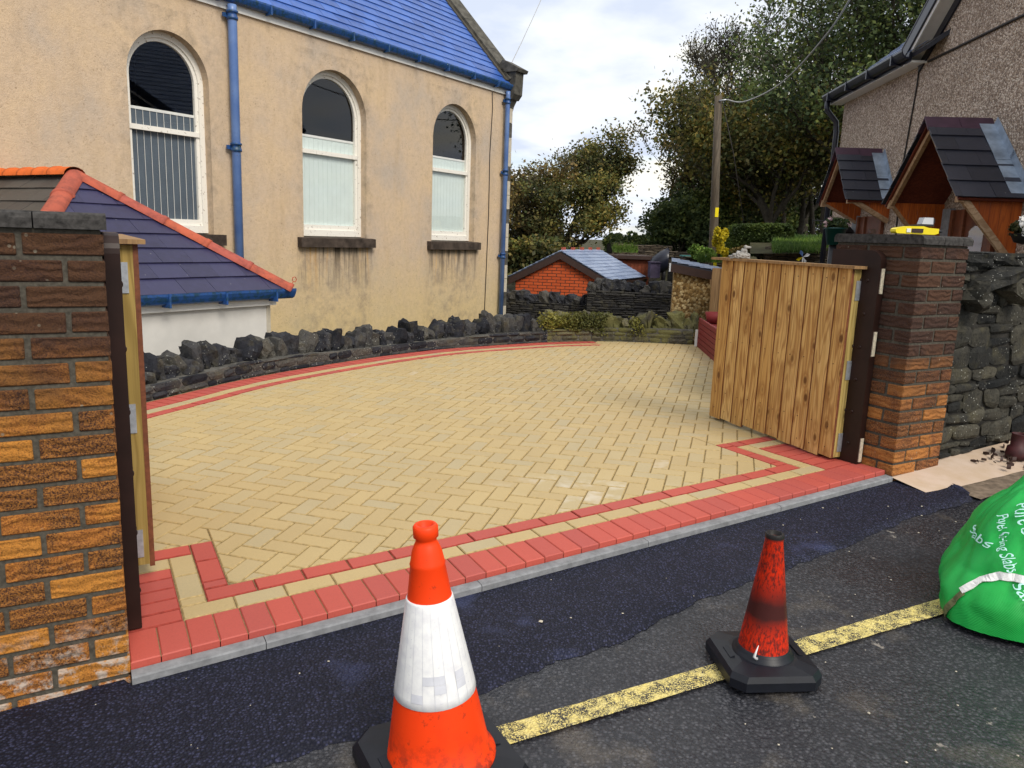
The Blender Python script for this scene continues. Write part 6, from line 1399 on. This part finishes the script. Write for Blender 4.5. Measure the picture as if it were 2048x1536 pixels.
def small_cone():
    p = at(1522, 1331, 2.60); u, v = to_uv(p.x, p.y); c = Vector((p.x, p.y, zr(u, v) + 0.012)); root = empty('traffic_cone', c, 'shorter scuffed orange traffic cone with sooty band on the yellow line', 'traffic cone')
    cone_base(c, 0.168, 0.052, 0.10, root, 0.1)
    b = MB(); b.lathe(c, [(0.112, 0.050), (0.108, 0.066), (0.100, 0.070), (0.097, 0.078), (0.088, 0.086)], 36); b.build('collar', MAT['rubber'], root)
    b = MB(); b.lathe(c, [(0.090, 0.075), (0.0865, 0.095), (0.031, 0.490), (0.0325, 0.494), (0.0325, 0.512), (0.030, 0.515), (0.024, 0.515), (0.023, 0.43)], 36); b.build('body', MAT['cone_d'], root)
    b = MB(); q = c + Vector((-0.05, -0.085, 0.075)); b.tube([q, q + Vector((-0.012, -0.01, 0.012)), q + Vector((0.004, 0.003, 0.05))], [0.007, 0.005, 0.001], 6); b.build('paint_drip', MAT['paper'], root)
small_cone()

# ------------------------------------------------------------------ green builder's bag
def bag():
    c0 = at(2088, 1240, 3.02); u, v = to_uv(c0.x, c0.y); z0 = zr(u, v) + 0.004; C = Vector((c0.x, c0.y, z0)); root = empty('builders_bag', C, 'bright green printed bag of sand slumped on the road at right', 'bag')
    ang = R(158)
    def S(a, h):     # a angle, h 0..1 height
        h = min(max(h, 0.0), 1.0); H_ = 0.55; e = 2.6; ca, sa = math.cos(a), math.sin(a); k = (abs(ca) ** e + abs(sa) ** e) ** (-1 / e)
        prof = 0.97 + 0.06 * math.sin(min(h, 0.16) / 0.16 * math.pi / 2) if h < 0.16 else 1.03 - 0.66 * ((h - 0.16) / 0.84) ** 1.35
        r = 0.40 * prof * k; p = Vector((r * ca, r * sa * 0.9, H_ * (h ** 0.92)))
        tip = max(0, math.cos(a - 0.785 * 1)) ** 10 * max(0, 1 - h / 0.32); p.x += 0.10 * tip * ca; p.y += 0.10 * tip * sa; p.z *= 1
        n_ = noise.noise(Vector((p.x * 4, p.y * 4, p.z * 4))) * 0.028 + noise.noise(Vector((a * 5, h * 2.0, 3))) * 0.012
        w = -0.013 * max(0, 1 - 4 * abs(noise.noise(Vector((a * 2.6 + h * 2.2, h * 2.4 - a, 8))))) + 0.007 * noise.noise(Vector((a * 14, h * 6, 1))); p.x += (n_ + w) * ca; p.y += (n_ + w) * sa
        return C + Matrix.Rotation(ang, 3, 'Z') @ p
    na, nh = 150, 56; vs = [S(2 * math.pi * i / na, j / nh) for j in range(nh + 1) for i in range(na)]; fs = [(j * na + i, j * na + (i + 1) % na, (j + 1) * na + (i + 1) % na, (j + 1) * na + i) for j in range(nh) for i in range(na)]
    b = MB(); b.add(vs, fs, True); b.add([S(2 * math.pi * i / na, 1.0) for i in range(na)] + [C + UP * 0.60], [(i, (i + 1) % na, na) for i in range(na)], True); b.build('sack', MAT['bag'], root)
    def nor(a, h):
        e = 0.01; return (S(a + e, h) - S(a - e, h)).cross(S(a, h + e) - S(a, h - e)).normalized()
    def ribbon(path, w, m, nm, off):
        b = MB(); vs = []
        for i, (a, h) in enumerate(path):
            p = S(a, h); n = nor(a, h); q = S(*path[min(i + 1, len(path) - 1)]) - S(*path[max(i - 1, 0)]); sd = n.cross(q.normalized()) * w; vs += [p + n * off + sd, p + n * off - sd, p + n * (off + 0.004) + sd * 0.96, p + n * (off + 0.004) - sd * 0.96]
        k = len(path); fs = []
        for i in range(k - 1): j = 4 * i; fs += [(j + 2, j + 3, j + 7, j + 6), (j, j + 2, j + 6, j + 4), (j + 3, j + 1, j + 5, j + 7)]
        b.add(vs, fs + [(0, 1, 3, 2)]); return b.build(nm, m, root)
    return root, S, nor, ribbon, C, ang
BAG = bag()
def bag_dress():
    root, S, nor, ribbon, C, ang = BAG
    # find surface parameters that project to given picture positions, on the side facing the road
    def find(x, y):
        best = None
        for i in range(240):
            a = 2 * math.pi * i / 240
            for j in range(60):
                h = j / 60; p = S(a, h)
                if nor(a, h).dot(p - Vector((0, 0, EYE))) > 0: continue
                q = px(p); d = (q[0] - x) ** 2 + (q[1] - y) ** 2
                if best is None or d < best[0]: best = (d, a, h)
        return best[1], best[2]
    k = [find(*p) for p in ((1926, 1182), (1962, 1160), (2000, 1150), (2044, 1158), (2090, 1175))]
    path = []
    for (a0, h0), (a1, h1) in zip(k, k[1:]):
        if a1 - a0 > 3.14: a1 -= 6.283
        if a0 - a1 > 3.14: a1 += 6.283
        path += [(a0 + (a1 - a0) * t / 6, h0 + (h1 - h0) * t / 6) for t in range(6)]
    ribbon(path, 0.016, MAT['web'], 'webbing', 0.004)
    k = [find(*p) for p in ((1886, 1230), (1905, 1205), (1925, 1186))]; path = []
    for (a0, h0), (a1, h1) in zip(k, k[1:]): path += [(a0 + (a1 - a0) * t / 5, h0 + (h1 - h0) * t / 5) for t in range(6)]
    ribbon(path, 0.012, MAT['hem'], 'hem', 0.003)
    def text(s, xy0, xy1, size):
        cu = bpy.data.curves.new('print', 'FONT'); cu.body = s; cu.size = 1.0; cu.fill_mode = 'BOTH'; to = bpy.data.objects.new('print_src', cu); col.objects.link(to)
        bpy.context.view_layer.update(); dg = bpy.context.evaluated_depsgraph_get(); me = bpy.data.meshes.new_from_object(to.evaluated_get(dg)); bpy.data.objects.remove(to)
        bm = bmesh.new(); bm.from_mesh(me); xs = [v.co.x for v in bm.verts]; w = max(xs)
        for i in range(1, 14): bmesh.ops.bisect_plane(bm, geom=bm.verts[:] + bm.edges[:] + bm.faces[:], plane_co=(w * i / 14, 0, 0), plane_no=(1, 0, 0))
        for i in range(-2, 9): bmesh.ops.bisect_plane(bm, geom=bm.verts[:] + bm.edges[:] + bm.faces[:], plane_co=(0, i * 0.12, 0), plane_no=(0, 1, 0))
        a0, h0 = find(*xy0); a1, h1 = find(*xy1)
        if a1 - a0 > 3.14: a1 -= 6.283
        if a0 - a1 > 3.14: a1 += 6.283
        p0, p1 = S(a0, h0), S(a1, h1); L_ = (p1 - p0).length; sc = L_ / w; am, hm = (a0 + a1) / 2, (h0 + h1) / 2; e = 0.01
        Ja = (S(am + e, hm) - S(am - e, hm)) / (2 * e); Jh = (S(am, hm + e) - S(am, hm - e)) / (2 * e); n = nor(am, hm); tdir = (p1 - p0).normalized(); up_ = n.cross(tdir)
        g11, g12, g22 = Ja.dot(Ja), Ja.dot(Jh), Jh.dot(Jh); det = g11 * g22 - g12 * g12; b1, b2 = up_.dot(Ja), up_.dot(Jh); da = (g22 * b1 - g12 * b2) / det; dh = (g11 * b2 - g12 * b1) / det
        for vtx in bm.verts:
            t = vtx.co.x / w; y = vtx.co.y * size; a = a0 + (a1 - a0) * t + da * y; h = min(max(h0 + (h1 - h0) * t + dh * y, 0.01), 0.99); vtx.co = S(a, h) + nor(a, h) * 0.013 - C
        bmesh.ops.recalc_face_normals(bm, faces=bm.faces); bm.to_mesh(me); bm.free(); me.materials.clear(); me.materials.append(MAT['print']); o = bpy.data.objects.new('printed_text', me); col.objects.link(o); o.parent = root
    text('Slabs', (1948, 1064), (1978, 1098), 0.05); text('Pavel St-ing Slabs', (1996, 1034), (2014, 1146), 0.052); text('Pure Decor', (2034, 1010), (2075, 1120), 0.08); text('Sand', (2024, 1170), (2060, 1222), 0.068)
bag_dress()

# ------------------------------------------------------------------ small things
def laser_tool():
    c = uvp(4.37, 0.16, 1.571 + 0.064); root = empty('laser_level', c, 'bright yellow laser level case lying on the dark right pillar', 'tool'); x = RX.copy(); x.z = 0; x.normalize(); y = Vector((-x.y, x.x, 0))
    P = lambda a, k, z: c + x * a + y * k + UP * z
    b = MB(); out = [(-0.135, 0.012), (-0.125, 0.002), (0.10, 0.0), (0.125, 0.008), (0.125, 0.036), (0.06, 0.040), (0.03, 0.048), (-0.06, 0.046), (-0.125, 0.034), (-0.135, 0.026)]; b.prism([P(a, -0.035, z) for a, z in out], y * 0.07); b.build('case', MAT['yellow'], root)
    b = MB(); b.box(P(-0.005, -0.036, 0.021), x * 0.034, y * 0.004, UP * 0.012); b.build('window', MAT['barge'], root)
    b = MB(); b.box(P(-0.058, -0.036, 0.021), x * 0.012, y * 0.0035, UP * 0.011); b.build('label_plate', MAT['paper'], root)
    b = MB(); b.tube([P(0.12, 0, 0.022), P(0.16, 0, 0.022)], [0.016, 0.008], 8); b.build('nozzle', MAT['black'], root)
    b = MB(); b.prism([P(a, -0.03, z) for a, z in ((-0.02, 0.050), (0.095, 0.050), (0.095, 0.060), (-0.02, 0.058))], y * 0.06); b.build('bracket', MAT['black'], root)
    b = MB(); b.prism([P(a, -0.03, z) for a, z in ((0.02, 0.061), (0.088, 0.061), (0.085, 0.100), (0.03, 0.100))], y * 0.06); b.build('head', MAT['grey_pl'], root)
    b = MB(); b.box(P(0.095, 0, 0.08), x * 0.006, y * 0.02, UP * 0.014); b.build('lens', MAT['black'], root)
laser_tool()
def glove():
    c = uvp(4.17, 1.38, 1.415 + 0.022) ; root = empty('work_glove', c, 'crumpled pale grey work glove lying on top of the golden gate', 'glove'); b = MB()
    for i, (dx, dy, dz, r) in enumerate([(0, 0, 0.022, 0.026), (0.028, 0.004, 0.028, 0.024), (0.05, 0, 0.02, 0.02), (-0.03, 0, 0.016, 0.018), (0.03, 0, 0.055, 0.016)]):
        me = lump(MAT['cloth'], r * 1.2, r, r * 0.95, 11 + i, 0.4, 4, 0.3); o = place('cloth_fold', me, Matrix.Translation(c + Vector((dx, dy, dz))), root)
    for i, (a, l, z) in enumerate([(2.9, 0.07, 0.012), (3.4, 0.06, 0.008), (0.6, 0.06, 0.075), (1.2, 0.05, 0.08)]):
        b = MB(); s = c + Vector((0.01 + (0.02 if i > 1 else -0.02), 0, z)); d = Vector((math.cos(a), 0.1, 0.3 * math.sin(a))); b.tube([s, s + d * l * 0.5, s + d * l + Vector((0, 0, -0.005))], [0.011, 0.010, 0.006], 8); b.build('finger', MAT['cloth'], root)
glove()
def clutter():
    c = uvp(5.21, -0.19, zr(5.21, -0.19) + 0.034); root = empty('tool_bag', c, 'dark maroon upright tool bag at the edge of the pale footway', 'bag')
    b = MB(); b.lathe(c, [(0.0, 0), (0.062, 0.0), (0.066, 0.03), (0.060, 0.075), (0.045, 0.085), (0.044, 0.16), (0.047, 0.165), (0.040, 0.165), (0.038, 0.10)], 14); b.build('body', MAT['maroon'], root)
    b = MB(); b.box(c + WU * 0.08 + UP * 0.05, WU * 0.03, WV * 0.03, UP * 0.05); b.build('pocket', MAT['black'], root)
    b = MB(); b.tube([c + WU * 0.065 + UP * 0.06, c + WU * 0.075 + UP * 0.16], 0.016, 8); b.build('handle', MAT['ochre'], root)
    d = c - WV * 0.11 - UP * 0.004; b = MB(); b.box(d + UP * 0.008, (WU * 0.8 - WV * 0.3) * 0.03, (WV * 0.8 + WU * 0.3) * 0.012, UP * 0.007); tag(b.build('offcut', MAT['paper'], None, d), 'small white offcut lying in front of the maroon tool bag', 'offcut')
    b = MB(); rnd = random.Random(6)
    for i in range(70):
        p = uvp(5.2 + rnd.gauss(0, 0.16), -0.16 + rnd.gauss(0, 0.09), 0); u, v = to_uv(p.x, p.y); z = zr(u, v) + (0.045 if v > -0.3 else 0.013); r = rnd.uniform(0.004, 0.014)
        b.box(p + UP * (z + r * 0.5), Vector((rnd.uniform(-1, 1), rnd.uniform(-1, 1), 0)).normalized() * r, Vector((0, 0, 1)) * r * 0.6, Vector((rnd.uniform(-1, 1), rnd.uniform(-1, 1), 0.3)).normalized() * r)
    tag(b.build('crumbs', MAT['barge']), 'dark crumbs of broken masonry on the footway', None, None, 'stuff')
clutter()
def flower_pots():
    c = at(1668, 490, 10.2); root = empty('flower_pot', c - UP * 0.02, 'dark green plant pot with pink flowers left of the dark pillar', 'pot'); rnd = random.Random(9)
    b = MB(); b.lathe(c, [(0.0, 0), (0.09, 0), (0.13, 0.20), (0.14, 0.20), (0.14, 0.22), (0.12, 0.22), (0.11, 0.18)], 18); b.build('pot', MAT['pot'], root)
    b = MB(); leaves(b, c + UP * 0.26, 500, (0.16, 0.12, 0.09), 0.035, rnd); b.build('foliage', MAT['leaf_dk'], root); b = MB()
    for dx, dz in ((-0.15, 0.28), (-0.10, 0.33), (0.06, 0.30), (-0.16, 0.24), (0.13, 0.26)): b = MB(); leaves(b, c + Vector((dx, -0.05, dz)), 14, (0.03, 0.03, 0.02), 0.03, rnd, 1.1); b.build('flower', MAT['petal_p'], root)
    b = MB(); b.tube([c + UP * -1.2, c - UP * 0.0], 0.06, 10); b.build('stand', MAT['black'], root)
    c = at(2052, 452, 7.3); root = empty('hanging_basket', c, 'white flowers of a hanging basket at the right picture edge', 'hanging basket')
    b = MB(); leaves(b, c + Vector((0, 0, -0.03)), 500, (0.13, 0.13, 0.10), 0.03, rnd); b.build('foliage', MAT['leaf_mid'], root); b = MB()
    for k in range(16):
        b = MB(); leaves(b, c + Vector((rnd.uniform(-.13, .06), rnd.uniform(-.16, -.02), rnd.uniform(-.09, .10))), 12, (0.025, 0.025, 0.02), 0.032, rnd, 1.1); b.build('flower', MAT['petal_w'], root)
    b = MB(); b.lathe(c - UP * 0.12, [(0.0, -0.05), (0.08, -0.03), (0.12, 0.05)], 14); b.tube([c, c + UP * 0.4, c + UP * 0.42 - HN * 0.5], 0.006, 5); b.build('basket', MAT['black'], root)
    c = at(1606, 514, 14.0); root = empty('garden_windmill', c - UP * 0.3, 'small white and blue garden windmill above the gate top', 'ornament')
    for k, m in enumerate(('paper', 'blue', 'yellow', 'paper')):
        b = MB(); a = k * 1.57 + 0.4; d = Vector((math.cos(a), 0, math.sin(a))); e = Vector((-d.z, 0, d.x)); b.add([c, c + d * 0.09 + e * 0.04, c + d * 0.13, c + d * 0.08 - e * 0.02 + Vector((0, -0.02, 0))], [(0, 1, 2, 3)]); b.build('vane', MAT[m], root)
    b = MB(); b.tube([c - UP * 0.4, c], 0.01, 6); b.build('stem', MAT['white'], root)
flower_pots()
